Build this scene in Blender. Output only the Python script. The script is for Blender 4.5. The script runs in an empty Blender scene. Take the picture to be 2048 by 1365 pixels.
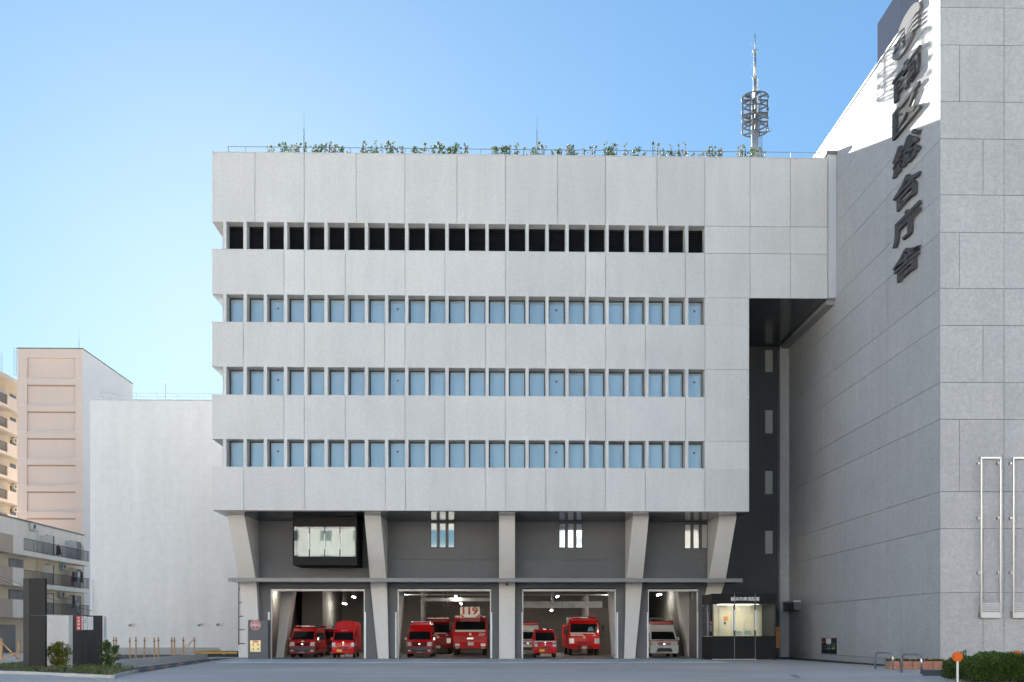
import bpy, bmesh, math, random
from mathutils import Vector
R = math.radians
scene = bpy.context.scene
COL = scene.collection
random.seed(7)

# ------------------------------------------------------------------ camera, sky, sun, exposure
EYE, YAW, FPX, HORIZON = 1.5, R(1.25), 2030.0, 1270.0     # eye height, heading, focal length and horizon of the 2048 px photograph
cam_data = bpy.data.cameras.new('camera')
cam = bpy.data.objects.new('camera', cam_data)
COL.objects.link(cam)
cam.location = (0, 0, EYE)
cam.rotation_euler = (R(90), 0, -YAW)
cam_data.sensor_width = 36.0
cam_data.lens = FPX / 2048 * 36.0
cam_data.shift_y = (HORIZON - 682.5) / 2048               # a shift lens keeps the verticals upright
cam_data.clip_end = 6000
cam_data.clip_start = 0.1
scene.camera = cam

SUN_AZ = R(-14.4)            # behind the station, a little to the left of straight ahead
SUN_EL = R(18.3)
SKY_K, SKY_TINT = 0.182, (0.83, 1.06, 1.12)
world = bpy.data.worlds.new('World')
scene.world = world
world.use_nodes = True
nt = world.node_tree
nt.nodes.clear()
sky = nt.nodes.new('ShaderNodeTexSky')
sky.sky_type = 'NISHITA'
sky.sun_disc = False
sky.sun_elevation = SUN_EL
sky.sun_rotation = SUN_AZ
sky.altitude = 0
sky.air_density = 1.0
sky.dust_density = 0.25
sky.ozone_density = 2.5
bg = nt.nodes.new('ShaderNodeBackground')
bg.inputs['Strength'].default_value = 0.053
wo = nt.nodes.new('ShaderNodeOutputWorld')
# film-like shoulder: the brightest sky is held back evenly all round, as in the photograph
def wnode(kind, **kw):
    n = nt.nodes.new(kind)
    for k, v in kw.items(): setattr(n, k, v)
    return n
lum = wnode('ShaderNodeRGBToBW')
kmul = wnode('ShaderNodeMath', operation='MULTIPLY_ADD'); kmul.inputs[1].default_value = SKY_K; kmul.inputs[2].default_value = 1.0
inv = wnode('ShaderNodeMath', operation='DIVIDE'); inv.inputs[0].default_value = 1.0
hold = wnode('ShaderNodeVectorMath', operation='SCALE')
tint = wnode('ShaderNodeVectorMath', operation='MULTIPLY'); tint.inputs[1].default_value = SKY_TINT
nt.links.new(sky.outputs[0], lum.inputs[0]); nt.links.new(lum.outputs[0], kmul.inputs[0]); nt.links.new(kmul.outputs[0], inv.inputs[1])
nt.links.new(sky.outputs[0], hold.inputs[0]); nt.links.new(inv.outputs[0], hold.inputs['Scale'])
nt.links.new(hold.outputs[0], tint.inputs[0])
nt.links.new(tint.outputs[0], bg.inputs[0])
nt.links.new(bg.outputs[0], wo.inputs[0])

sun_data = bpy.data.lights.new('sun', 'SUN')
sun_data.energy = 5.0
sun_data.angle = R(0.53)
sun_data.color = (1.0, 0.94, 0.85)
sun = bpy.data.objects.new('sun', sun_data)
COL.objects.link(sun)
to_sun = Vector((math.sin(SUN_AZ) * math.cos(SUN_EL), math.cos(SUN_AZ) * math.cos(SUN_EL), math.sin(SUN_EL)))
sun.rotation_euler = (-to_sun).to_track_quat('-Z', 'Y').to_euler()
sun.location = (-20, 120, 60)

vs = scene.view_settings
vs.view_transform = 'Standard'
vs.look = 'None'
vs.exposure = 2.3
vs.gamma = 1.0
vs.use_curve_mapping = False
scene.render.engine = 'CYCLES'
scene.cycles.use_denoising = True
scene.cycles.max_bounces = 8
scene.cycles.diffuse_bounces = 4
scene.cycles.glossy_bounces = 4
scene.cycles.transparent_max_bounces = 12
scene.cycles.caustics_reflective = False
scene.cycles.caustics_refractive = False
scene.cycles.sample_clamp_indirect = 6

# ------------------------------------------------------------------ survey: from a point seen in the photograph to the plane it stands on
_s, _c = math.sin(YAW), math.cos(YAW)
def fx(px, Y):
    t = (px - 1024) / FPX
    return Y * (t * _c + _s) / (_c - t * _s)
def fz(px, py, Y):
    return EYE + (HORIZON - py) * (fx(px, Y) * _s + Y * _c) / FPX
def gy(px, py):                                            # depth of a ground point
    t = (px - 1024) / FPX
    fwd = EYE * FPX / (py - HORIZON)
    return fwd * (_c - t * _s)
def gp(px, py, z=0.0):
    Y = gy(px, py)
    return (fx(px, Y), Y, z)
def sy(px, X):                                             # depth at which the plane x = X shows at column px
    t = (px - 1024) / FPX
    return X * (_c - t * _s) / (t * _c + _s)
def sz(px, py, X):
    Y = sy(px, X)
    return EYE + (HORIZON - py) * (X * _s + Y * _c) / FPX

# ------------------------------------------------------------------ materials
def nodes_of(name):
    m = bpy.data.materials.new(name)
    m.use_nodes = True
    t = m.node_tree
    t.nodes.clear()
    out = t.nodes.new('ShaderNodeOutputMaterial')
    return m, t, out
def add(t, kind, **kw):
    n = t.nodes.new(kind)
    for k, v in kw.items():
        setattr(n, k, v)
    return n
def noise_factor(t, scale, lo, hi, detail=4, stretch=None, rough=0.6, objspace=False):
    if objspace:
        g = add(t, 'ShaderNodeTexCoord').outputs['Object']
    else:
        g = add(t, 'ShaderNodeNewGeometry').outputs['Position']
    if stretch:
        mp = add(t, 'ShaderNodeMapping')
        mp.inputs['Scale'].default_value = stretch
        t.links.new(g, mp.inputs['Vector'])
        g = mp.outputs['Vector']
    n = add(t, 'ShaderNodeTexNoise')
    n.inputs['Scale'].default_value = scale
    n.inputs['Detail'].default_value = detail
    n.inputs['Roughness'].default_value = rough
    t.links.new(g, n.inputs['Vector'])
    mr = add(t, 'ShaderNodeMapRange')
    mr.inputs['From Min'].default_value = 0.3
    mr.inputs['From Max'].default_value = 0.7
    mr.inputs['To Min'].default_value = lo
    mr.inputs['To Max'].default_value = hi
    t.links.new(n.outputs['Fac'], mr.inputs['Value'])
    return mr.outputs['Result'], n.outputs['Fac']
def pmat(name, col, rough=0.6, metal=0.0, spec=0.5, layers=(), rnd=0.0, bump=None, coat=0.0, emit=None, estr=0.0, alpha=1.0):
    """A Principled surface: base colour times layers of (scale, low, high, stretch) noise, times a small per-piece difference."""
    m, t, out = nodes_of(name)
    b = add(t, 'ShaderNodeBsdfPrincipled')
    b.inputs['Base Color'].default_value = (*col, 1)
    b.inputs['Roughness'].default_value = rough
    b.inputs['Metallic'].default_value = metal
    b.inputs['Specular IOR Level'].default_value = spec
    b.inputs['Coat Weight'].default_value = coat
    b.inputs['Coat Roughness'].default_value = 0.08
    if emit:
        b.inputs['Emission Color'].default_value = (*emit, 1)
        b.inputs['Emission Strength'].default_value = estr
    fac = None
    def mul(a, c):
        if a is None:
            return c
        n = add(t, 'ShaderNodeMath', operation='MULTIPLY')
        t.links.new(a, n.inputs[0]); t.links.new(c, n.inputs[1])
        return n.outputs[0]
    for L in layers:
        st = L[3] if len(L) > 3 else None
        f, _ = noise_factor(t, L[0], L[1], L[2], stretch=st)
        fac = mul(fac, f)
    if rnd:
        oi = add(t, 'ShaderNodeObjectInfo')
        mr = add(t, 'ShaderNodeMapRange')
        mr.inputs['To Min'].default_value = 1 - rnd
        mr.inputs['To Max'].default_value = 1 + rnd
        t.links.new(oi.outputs['Random'], mr.inputs['Value'])
        fac = mul(fac, mr.outputs['Result'])
    if fac is not None:
        vm = add(t, 'ShaderNodeVectorMath', operation='SCALE')
        vm.inputs[0].default_value = col
        t.links.new(fac, vm.inputs['Scale'])
        t.links.new(vm.outputs[0], b.inputs['Base Color'])
    if bump:
        _, f = noise_factor(t, bump[0], 0, 1)
        bn = add(t, 'ShaderNodeBump')
        bn.inputs['Strength'].default_value = bump[1]
        bn.inputs['Distance'].default_value = bump[2]
        t.links.new(f, bn.inputs['Height'])
        t.links.new(bn.outputs[0], b.inputs['Normal'])
    t.links.new(b.outputs[0], out.inputs[0])
    return m
def glassmat(name, tint, refl, transp_col=None):
    """Thin pane: see-through with a mirror share that grows towards grazing."""
    m, t, out = nodes_of(name)
    tr = add(t, 'ShaderNodeBsdfTransparent')
    tr.inputs[0].default_value = (*tint, 1)
    gl = add(t, 'ShaderNodeBsdfGlossy')
    gl.inputs['Roughness'].default_value = 0.02
    gl.inputs['Color'].default_value = (0.95, 0.97, 1, 1)
    fr = add(t, 'ShaderNodeFresnel')
    fr.inputs['IOR'].default_value = 1.5
    mr = add(t, 'ShaderNodeMapRange')
    mr.inputs['From Min'].default_value = 0.0
    mr.inputs['From Max'].default_value = 1.0
    mr.inputs['To Min'].default_value = refl
    mr.inputs['To Max'].default_value = 1.0
    t.links.new(fr.outputs[0], mr.inputs['Value'])
    mx = add(t, 'ShaderNodeMixShader')
    t.links.new(mr.outputs[0], mx.inputs[0])
    t.links.new(tr.outputs[0], mx.inputs[1])
    t.links.new(gl.outputs[0], mx.inputs[2])
    t.links.new(mx.outputs[0], out.inputs[0])
    return m
def leafmat(name, cols, trans=0.35, rough=0.5):
    """Leaves: colour differs from leaf to leaf, some light comes through."""
    m, t, out = nodes_of(name)
    g = add(t, 'ShaderNodeNewGeometry')
    rp = add(t, 'ShaderNodeValToRGB')
    e = rp.color_ramp.elements
    while len(e) < len(cols):
        e.new(0.5)
    for i, c in enumerate(cols):
        e[i].position = i / (len(cols) - 1)
        e[i].color = (*c, 1)
    t.links.new(g.outputs['Random Per Island'], rp.inputs[0])
    b = add(t, 'ShaderNodeBsdfPrincipled')
    b.inputs['Roughness'].default_value = rough
    b.inputs['Specular IOR Level'].default_value = 0.4
    t.links.new(rp.outputs[0], b.inputs['Base Color'])
    tl = add(t, 'ShaderNodeBsdfTranslucent')
    t.links.new(rp.outputs[0], tl.inputs[0])
    mx = add(t, 'ShaderNodeMixShader')
    mx.inputs[0].default_value = trans
    t.links.new(b.outputs[0], mx.inputs[1])
    t.links.new(tl.outputs[0], mx.inputs[2])
    t.links.new(mx.outputs[0], out.inputs[0])
    return m
def emitmat(name, col, strength):
    m, t, out = nodes_of(name)
    e = add(t, 'ShaderNodeEmission')
    e.inputs[0].default_value = (*col, 1)
    e.inputs[1].default_value = strength
    t.links.new(e.outputs[0], out.inputs[0])
    return m

M = {}
M['concrete'] = pmat('pale precast concrete', (0.64, 0.635, 0.625), 0.85, layers=((0.22, 0.96, 1.03), (1.1, 0.97, 1.03, (1, 1, 0.3)), (2.2, 0.975, 1.02, (1, 1, 0.05)), (5.5, 0.95, 1.045), (13, 0.91, 1.08)), rnd=0.045, bump=(18, 0.5, 0.015))
M['concrete_column'] = pmat('column concrete', (0.70, 0.68, 0.65), 0.85, layers=((0.5, 0.95, 1.04), (9, 0.95, 1.05)), bump=(18, 0.25, 0.01))
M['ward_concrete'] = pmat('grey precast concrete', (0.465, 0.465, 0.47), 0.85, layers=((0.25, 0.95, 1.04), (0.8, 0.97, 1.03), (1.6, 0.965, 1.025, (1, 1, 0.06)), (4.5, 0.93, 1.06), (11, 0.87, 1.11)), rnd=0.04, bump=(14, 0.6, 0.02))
M['joint'] = pmat('joint sealant', (0.24, 0.24, 0.245), 0.8)
M['alu'] = pmat('pale aluminium cover', (0.62, 0.64, 0.66), 0.45, metal=0.2, layers=((0.8, 0.96, 1.03),))
M['dark_wall'] = pmat('charcoal cladding', (0.122, 0.126, 0.134), 0.62, layers=((0.3, 0.94, 1.06), (3, 0.96, 1.04, (1, 1, 0.3))), rnd=0.03)
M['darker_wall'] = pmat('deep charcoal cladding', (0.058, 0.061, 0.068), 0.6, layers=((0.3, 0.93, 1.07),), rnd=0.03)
M['soffit'] = pmat('glossy dark soffit', (0.045, 0.046, 0.05), 0.16, spec=0.5)
M['canopy'] = pmat('grey canopy steel', (0.15, 0.152, 0.158), 0.4, metal=0.3)
M['black_metal'] = pmat('black metal', (0.012, 0.012, 0.013), 0.6, spec=0.2)
M['louvre'] = pmat('black louvre', (0.022, 0.023, 0.028), 0.35)
M['frame'] = pmat('dark window frame', (0.05, 0.055, 0.065), 0.4)
M['blind'] = pmat('pale blue roller blind', (0.74, 0.89, 0.98), 0.7, rnd=0.06)
M['glass'] = glassmat('window glass', (0.93, 0.96, 0.98), 0.07)
M['clear_glass'] = glassmat('clear glass', (0.93, 0.97, 0.95), 0.0)
M['mirror_glass'] = glassmat('reflecting glass', (0.5, 0.55, 0.6), 0.45)
M['white'] = pmat('white paint', (0.8, 0.8, 0.79), 0.4)
M['steel'] = pmat('stainless steel', (0.5, 0.495, 0.49), 0.28, metal=1.0)
M['rail_steel'] = pmat('dull rail steel', (0.2, 0.21, 0.22), 0.5, spec=0.2)
M['galv'] = pmat('galvanised steel', (0.5, 0.52, 0.54), 0.4, metal=0.7)
M['red_sign'] = pmat('red sign', (0.5, 0.03, 0.035), 0.5)
M['purple'] = pmat('access mark', (0.24, 0.06, 0.17), 0.5)

# ------------------------------------------------------------------ mesh and object helpers
class MB:
    """Collects shapes; build() links them as one mesh object."""
    def __init__(s):
        s.v, s.f = [], []
    def box(s, x0, x1, y0, y1, z0, z1):
        n = len(s.v)
        s.v += [(x0,y0,z0),(x1,y0,z0),(x1,y1,z0),(x0,y1,z0),(x0,y0,z1),(x1,y0,z1),(x1,y1,z1),(x0,y1,z1)]
        s.f += [(n,n+3,n+2,n+1),(n+4,n+5,n+6,n+7),(n,n+1,n+5,n+4),(n+1,n+2,n+6,n+5),(n+2,n+3,n+7,n+6),(n+3,n,n+4,n+7)]
        return s
    def hexa(s, a, b):
        """Solid between quad a (4 points) and quad b (4 points)."""
        n = len(s.v)
        s.v += [tuple(p) for p in a] + [tuple(p) for p in b]
        s.f += [(n+3,n+2,n+1,n),(n+4,n+5,n+6,n+7)] + [(n+i, n+(i+1)%4, n+4+(i+1)%4, n+4+i) for i in range(4)]
        return s
    def quad(s, *p):
        n = len(s.v)
        s.v += [tuple(q) for q in p]
        s.f.append(tuple(range(n, n+len(p))))
        return s
    def prism(s, poly, d):
        """Solid swept from a polygon of 3-D points by vector d."""
        n, k = len(s.v), len(poly)
        s.v += [tuple(p) for p in poly] + [tuple(p[i]+d[i] for i in range(3)) for p in poly]
        s.f += [tuple(range(n+k-1, n-1, -1)), tuple(range(n+k, n+2*k))]
        s.f += [(n+i, n+(i+1)%k, n+k+(i+1)%k, n+k+i) for i in range(k)]
        return s
    def cyl(s, p0, p1, r0, r1=None, n=10, caps=True):
        r1 = r0 if r1 is None else r1
        p0, p1 = Vector(p0), Vector(p1)
        d = (p1-p0)
        if d.length < 1e-6: return s
        d.normalize()
        a = d.orthogonal().normalized(); b = d.cross(a)
        k = len(s.v)
        for p, r in ((p0, r0), (p1, r1)):
            for i in range(n):
                w = 2*math.pi*i/n
                s.v.append(tuple(p + a*math.cos(w)*r + b*math.sin(w)*r))
        s.f += [(k+i, k+(i+1)%n, k+n+(i+1)%n, k+n+i) for i in range(n)]
        if caps:
            s.f += [tuple(range(k+n-1, k-1, -1)), tuple(range(k+n, k+2*n))]
        return s
    def tube(s, pts, r, n=8):
        """Round bar along a polyline with mitred joints."""
        pts = [Vector(p) for p in pts]
        k = len(s.v)
        ref = None
        for i, p in enumerate(pts):
            d = (pts[min(i+1, len(pts)-1)] - pts[max(i-1, 0)]).normalized()
            if ref is None:
                ref = d.orthogonal().normalized()
            a = (ref - d*ref.dot(d)).normalized(); ref = a
            b = d.cross(a)
            rr = r[i] if isinstance(r, (list, tuple)) else r
            for j in range(n):
                w = 2*math.pi*j/n
                s.v.append(tuple(p + a*math.cos(w)*rr + b*math.sin(w)*rr))
        for i in range(len(pts)-1):
            s.f += [(k+i*n+j, k+i*n+(j+1)%n, k+(i+1)*n+(j+1)%n, k+(i+1)*n+j) for j in range(n)]
        s.f += [tuple(range(k+n-1, k-1, -1)), tuple(range(k+(len(pts)-1)*n, k+len(pts)*n))]
        return s
    def mesh(s, name, base=(0,0,0), smooth=False):
        me = bpy.data.meshes.new(name)
        me.from_pydata([(x-base[0], y-base[1], z-base[2]) for x, y, z in s.v], [], s.f)
        if smooth:
            me.polygons.foreach_set('use_smooth', [True]*len(me.polygons))
        me.update()
        return me
    def build(s, name, mat, parent=None, smooth=False, bevel=0, seg=2, local=False):
        base = (0,0,0) if (parent is None or local) else base_of(parent)
        me = s.mesh(name, base, smooth)
        me.materials.append(mat)
        o = bpy.data.objects.new(name, me)
        COL.objects.link(o)
        if parent is not None:
            o.parent = parent
        if bevel:
            b = o.modifiers.new('bevel', 'BEVEL')
            b.width = bevel; b.segments = seg; b.limit_method = 'ANGLE'; b.angle_limit = R(35)
        return o
def base_of(o):
    v = Vector((0,0,0))
    while o is not None:
        v += o.location; o = o.parent
    return v
def tag(o, label=None, cat=None, group=None, kind=None):
    if label: o['label'] = label
    if cat: o['category'] = cat
    if group: o['group'] = group
    if kind: o['kind'] = kind
    return o
def thing(name, label, cat, loc=(0,0,0), rz=0, group=None):
    o = bpy.data.objects.new(name, None)
    o.empty_display_size = 0.3
    COL.objects.link(o)
    o.location = loc; o.rotation_euler = (0,0,rz)
    return tag(o, label, cat, group)
UNIT = {}
def piece(name, mat, parent, x0, x1, y0, y1, z0, z1):
    """A plain block sharing one unit mesh per material; the object carries its size."""
    me = UNIT.get(mat.name)
    if me is None:
        me = MB().box(-.5,.5,-.5,.5,-.5,.5).mesh('block')
        me.materials.append(mat)
        UNIT[mat.name] = me
    o = bpy.data.objects.new(name, me)
    COL.objects.link(o)
    b = base_of(parent) if parent is not None else Vector((0,0,0))
    o.location = Vector(((x0+x1)/2, (y0+y1)/2, (z0+z1)/2)) - b
    o.scale = (abs(x1-x0), abs(y1-y0), abs(z1-z0))
    if parent is not None:
        o.parent = parent
    return o
def copy_tree(o, parent=None):
    c = o.copy()
    COL.objects.link(c)
    if parent is not None:
        c.parent = parent
    for ch in o.children:
        copy_tree(ch, c)
    return c
def text_mesh(body, size_x, size_z, depth, bold=0.0, res=3):
    """Lettering as a mesh in the x-z plane facing -y, centred, stretched to size_x by size_z, depth thick."""
    cu = bpy.data.curves.new('lettering', 'FONT')
    cu.body = body
    cu.align_x = 'CENTER'; cu.align_y = 'CENTER'
    cu.extrude = 0.1
    cu.offset = bold
    cu.resolution_u = res
    cu.space_line = 0.82
    ob = bpy.data.objects.new('lettering', cu)
    COL.objects.link(ob)
    dg = bpy.context.evaluated_depsgraph_get()
    me = bpy.data.meshes.new_from_object(ob.evaluated_get(dg))
    bpy.data.objects.remove(ob)
    bpy.data.curves.remove(cu)
    xs = [v.co.x for v in me.vertices]; ys = [v.co.y for v in me.vertices]
    if not xs:
        return me
    cx, cy = (min(xs)+max(xs))/2, (min(ys)+max(ys))/2
    wx, wy = max(xs)-min(xs) or 1, max(ys)-min(ys) or 1
    for v in me.vertices:
        x, y, z = v.co
        v.co = ((x-cx)*size_x/wx, -(z/0.2+0.5)*depth, (y-cy)*size_z/wy)
    me.materials.clear()
    return me
def lettering(name, body, mat, parent, loc, size_x, size_z, depth=0.01, bold=0.0, rz=0):
    me = text_mesh(body, size_x, size_z, depth, bold)
    me.materials.append(mat)
    o = bpy.data.objects.new(name, me)
    COL.objects.link(o)
    b = base_of(parent) if parent is not None else Vector((0,0,0))
    o.location = Vector(loc) - b
    o.rotation_euler = (0,0,rz)
    if parent is not None:
        o.parent = parent
    return o

# ================================================================== the ground
asphalt = pmat('asphalt', (0.60, 0.53, 0.465), 0.85, layers=((0.09, 0.84, 1.12), (0.45, 0.90, 1.08, (0.2, 1.6, 1)), (2.5, .95, 1.05), (30, 0.86, 1.14)), bump=(60, 0.4, 0.01))
g = MB().quad((-1500,-1500,0),(1500,-1500,0),(1500,2500,0),(-1500,2500,0)).build('ground', asphalt)
tag(g, kind='structure')

# ================================================================== the fire station
YF, YG = 58.0, 63.2                     # plane of the upper facade, plane of the garage front
def zl(py): return fz(425, py, YF)
XL, XR, XB = fx(425, YF), fx(1498.5, YF), fx(1655.5, YF)
station = thing('fire_station', 'pale concrete fire station with window bands above a charcoal garage front', 'building', ((XL+XR)/2, YF, 0))
Z = dict(top=zl(305.5), lt=zl(443.5), lb=zl(499.5), w1t=zl(588.5), w1b=zl(645), w2t=zl(733.5), w2b=zl(790.5), w3t=zl(878.5), w3b=zl(935), bot=zl(1020.5))
RECESS, JT, PT = 0.72, 0.03, 0.10
bands = [  # z0, z1, joints across in photo columns
    (Z['lt'], Z['top'], [425, 510, 608.4, 712.5, 810, 914, 1011, 1114.8, 1211.4, 1314, 1409.6, 1500, 1580.6, 1655.5]),
    (Z['w1t'], Z['lb'], [425, 568, 608.6, 690.5, 810.3, 890, 1011, 1171.4, 1211.4, 1371, 1409.6, 1500, 1580.6, 1655.5]),
    (Z['w2t'], Z['w1b'], [425, 486.6, 608.4, 769.5, 810.2, 971, 1011.4, 1091.5, 1211.3, 1290.5, 1409.6, 1498.5]),
    (Z['w3t'], Z['w2b'], [425, 568, 608.6, 690.5, 810.3, 890, 1011, 1171.4, 1211.4, 1371, 1409.6, 1498.5]),
    (Z['bot'], Z['w3b'], [425, 487.5, 609.5, 770.8, 811.2, 971, 1011.5, 1091.3, 1211.2, 1290.5, 1409.6, 1498.5]),
]
rows = [(Z['lb'], Z['lt']), (Z['w1b'], Z['w1t']), (Z['w2b'], Z['w2t']), (Z['w3b'], Z['w3t'])]
YB = 74.0
def slab_panels(xs, z0, z1):
    for a, b in zip(xs[:-1], xs[1:]):
        piece('panel', M['concrete'], station, a + (JT/2 if a > XL + .01 else 0), b - JT/2, YF, YF+PT, z0, z1)
for i, (z0, z1, js) in enumerate(bands):
    xs = [fx(j, YF) for j in js]
    slab_panels(xs, z0, z1)
    piece('wall_core', M['concrete'], station, XL+.02, xs[-1]-.02, YF+.035+PT*0.3, YB, z0+.004, z1-.004)
    # left flank, seen from further to the left
    for a in range(4):
        piece('flank_panel', M['concrete'], station, XL-.03, XL+.02, YF+.02+a*4+JT, YF+(a+1)*4, z0+.003, z1-.003)
    # thin metal drip on the top edge
    piece('drip_edge', M['alu'], station, XL-.07, xs[-1] if i > 1 else fx(1409.6, YF), YF-.03, YF+.5, z1-.001, z1+.03) if i else None
# parapet cap
piece('coping', M['alu'], station, XL-.03, XB, YF-.03, YF+.4, Z['top'], Z['top']+.05)
XW_END = fx(1409.6, YF)
for i, (z0, z1) in enumerate(rows):
    piece('recessed_wall', M['concrete'], station, XL+.62, XW_END, YF+RECESS+.12, YB, z0, z1)
    js = [1409.6, 1500, 1580.6, 1655.5] if i == 0 else [1409.6, 1498.5]
    xs = [fx(j, YF) for j in js]
    for a, b in zip(xs[:-1], xs[1:]):
        piece('panel', M['concrete'], station, a, b-JT/2, YF, YF+PT, z0+JT, z1-JT)
    piece('wall_core', M['concrete'], station, xs[0]+.01, xs[-1]-.02, YF+.065, YB, z0-.01, z1+.01)
    if i == 1:
        xs = [fx(j, YF) for j in (1500, 1580.6, 1655.5)]
# fins, windows and louvres
FX0, FX1 = fx(446.0, YF), fx(1370.6, YF)
PITCH = (FX1-FX0)/23
FW = 0.185
frame_me = pane_me = blind_me = lou_me = None
ww = PITCH - FW
def window_meshes(h):
    fr = MB()
    t = 0.045
    fr.box(0, t, 0, .08, 0, h).box(ww-t, ww, 0, .08, 0, h).box(t, ww-t, 0, .08, 0, t).box(t, ww-t, 0, .08, h-t*1.6, h)
    fr.box(t, t+.035, .02, .07, t, h-t*1.6)                    # the opening sash is darker on its left stile
    fm = fr.mesh('window_frame'); fm.materials.append(M['frame'])
    pm = MB().box(t, ww-t, .030, .036, t, h-t*1.6).mesh('window_pane'); pm.materials.append(M['glass'])
    bm_ = MB().box(t+.02, ww-t-.012, .060, .064, .03, h-.03).mesh('window_blind'); bm_.materials.append(M['blind'])
    return fm, pm, bm_
def sub(name, me, parent, loc=(0,0,0)):
    o = bpy.data.objects.new(name, me)
    COL.objects.link(o)
    o.parent = parent; o.location = loc
    return o
sticker = MB().prism([(-.085,0,.075),(.085,0,.075),(0,0,-.075)], (0,.004,0)).mesh('access_mark'); sticker.materials.append(M['purple'])
for r, (z0, z1) in enumerate(rows):
    h = z1 - z0
    if r: fm, pm, bm_ = window_meshes(h)
    else:
        lm = MB()
        n = 17
        for k in range(n):
            zc = .05 + (h-.1)*(k+.5)/n
            lm.hexa([(.03,.0,zc-.045),(ww-.03,.0,zc-.045),(ww-.03,.008,zc-.038),(.03,.008,zc-.038)],
                    [(.03,.07,zc+.035),(ww-.03,.07,zc+.035),(ww-.03,.078,zc+.028),(.03,.078,zc+.028)])
        lm.box(0,.035,-.01,.1,0,h).box(ww-.035,ww,-.01,.1,0,h).box(.035,ww-.035,-.01,.1,0,.04).box(.035,ww-.035,-.01,.1,h-.05,h).box(.03,ww-.03,.1,.11,0,h)
        lme = lm.mesh('louvre'); lme.materials.append(M['louvre'])
    for k in range(24):
        x = FX0 + k*PITCH
        piece('fin', M['concrete'], station, x, x+FW, YF+.015, YF+RECESS+.15, z0, z1)
        loc = Vector((x+FW, YF+RECESS, z0)) - station.location
        if r == 0:
            sub('louvre', lme, station, loc)
        else:
            w = sub('window', fm, station, loc)
            sub('pane', pm, w)
            sub('blind', bm_, w)
            if k in (2, 8, 16, 23):
                sub('access_mark', sticker, w, (ww*.5, .024, h*.64))
    # the strip of glazing that turns the left corner
    piece('corner_frame', M['frame'] if r else M['louvre'], station, XL+.42, FX0, YF+.62, YF+.70, z0, z1)
    piece('corner_glazing', M['blind'] if r else M['louvre'], station, XL+.42, XL+.46, YF+.70, YF+9, z0, z1)
    piece('corner_fin', M['concrete'], station, XL+.12, XL+.42, YF+9, YF+9.2, z0, z1)
# joint cover between station and ward office
XW = fx(1672.5, YF)                       # side wall plane of the ward office
zb = fz(1655, 596.5, YF)
zbt = fz(1655, 310, YF)
piece('joint_cover', M['alu'], station, XB+.02, XW-.012, YF-.06, YF+12, zb, zbt)
piece('joint_cover_cap', M['canopy'], station, XB-.14, XW-.004, YF-.16, YF+1.0, zbt, zbt+.16)
# undersides
piece('soffit', M['soffit'], station, XR+.0, XB+.02, YF+.02, 70, zb-.03, Z['w1t']-.006)
ZS = Z['bot']
piece('soffit', M['soffit'], station, XL+.06, XR-.06, YF+.05, YG+.4, ZS-.05, ZS+.004)
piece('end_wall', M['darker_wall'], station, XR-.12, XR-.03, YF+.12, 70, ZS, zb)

# charcoal wall above the garage
ZC0, ZC1 = fz(980, 1164.3, 60.4), fz(980, 1156.8, 60.4)      # canopy
ZOP = fz(980, 1177.3, YG)                                     # head of the openings
cols = {  # photo columns of the front face at the top, at the canopy and at the foot
    1: ((454.8,488.6),(479,512.5),(496,521.6)),
    2: ((728.6,761.0),(740.5,773),(756.3,777.4)),
    3: ((998.4,1029.8),(998.4,1029.8),(998.4,1029.6)),
    4: ((1266,1297.8),(1252.5,1284.8),(1248,1270)),
    5: ((1438.8,1473),(1416,1450.5),(1405,1433))}
yt, ym, yf_ = 60.0, 62.55, 62.95
back = {1:(498,517.5), 2:(755,775), 3:(998,1030), 4:(1250.5,1272), 5:(1415,1440)}
seam = fz(980, 1121, YG)
xw = [fx(p, YG) for p in (500, 757.5, 1014, 1266, 1425)]
for k in range(4):
    for z0, z1 in ((ZOP+.02, seam), (seam+.025, ZS-.04)):
        xs = [xw[k] + (xw[k+1]-xw[k])*q/2 for q in range(3)]
        if True:
            piece('wall_panel', M['dark_wall'], station, xw[k]+.01, xw[k+1]-.01, YG, YG+.15, z0, z1)
piece('wall_core', M['joint'], station, xw[0], xw[4], YG+.1, YG+.4, ZOP+.02, ZS-.01)
# piers beside the openings
ops = [(541.3, 729.3), (795, 982), (1044.7, 1231.8), (1296, 1396.4)]
edges = [502] + [e for o in ops for e in o] + [1425]
for a, b in zip(edges[0::2], edges[1::2]):
    piece('pier', M['dark_wall'], station, fx(a, YG), fx(b, YG), YG-.02, YG+.4, 0, ZOP+.02)
    piece('pier_seam', M['joint'], station, fx(a, YG)+.003, fx(b, YG)-.003, YG-.023, YG-.01, fz(980, 1225, YG), fz(980, 1225, YG)+.012)
for n, (t, m, f) in cols.items():
    mb = MB()
    zt, zm, z0 = ZS-.05, (ZC0+ZC1)/2, 0.0
    def ring(q, Y, z, zb_):
        bq = back[n]
        return [(fx(q[0],Y),Y,z),(fx(q[1],Y),Y,z),(fx(bq[1],YG)+.0,YG+.06,z),(fx(bq[0],YG),YG+.06,z)]
    a, b, c_ = ring(t, yt, zt, 0), ring(m, ym, zm, 0), ring(f, yf_, 0 if n != 5 else 3.3, 0)
    mb.hexa(c_, b)
    mb.hexa(b, a)
    mb.build('column', M['concrete_column'], station)
mb = MB()
xa, xb = fx(456, 60.4), fx(1485, 60.4)
mb.prism([(xa,60.4,ZC0),(xb,60.4,ZC0),(xb,60.4,ZC1),(xa,60.4,ZC1)], (0,.06,0))
mb.box(xa+.02, xb-.02, 60.46, YG-.001, ZC0+.05, ZC1-.03)
mb.build('canopy', M['canopy'], station)
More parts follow.
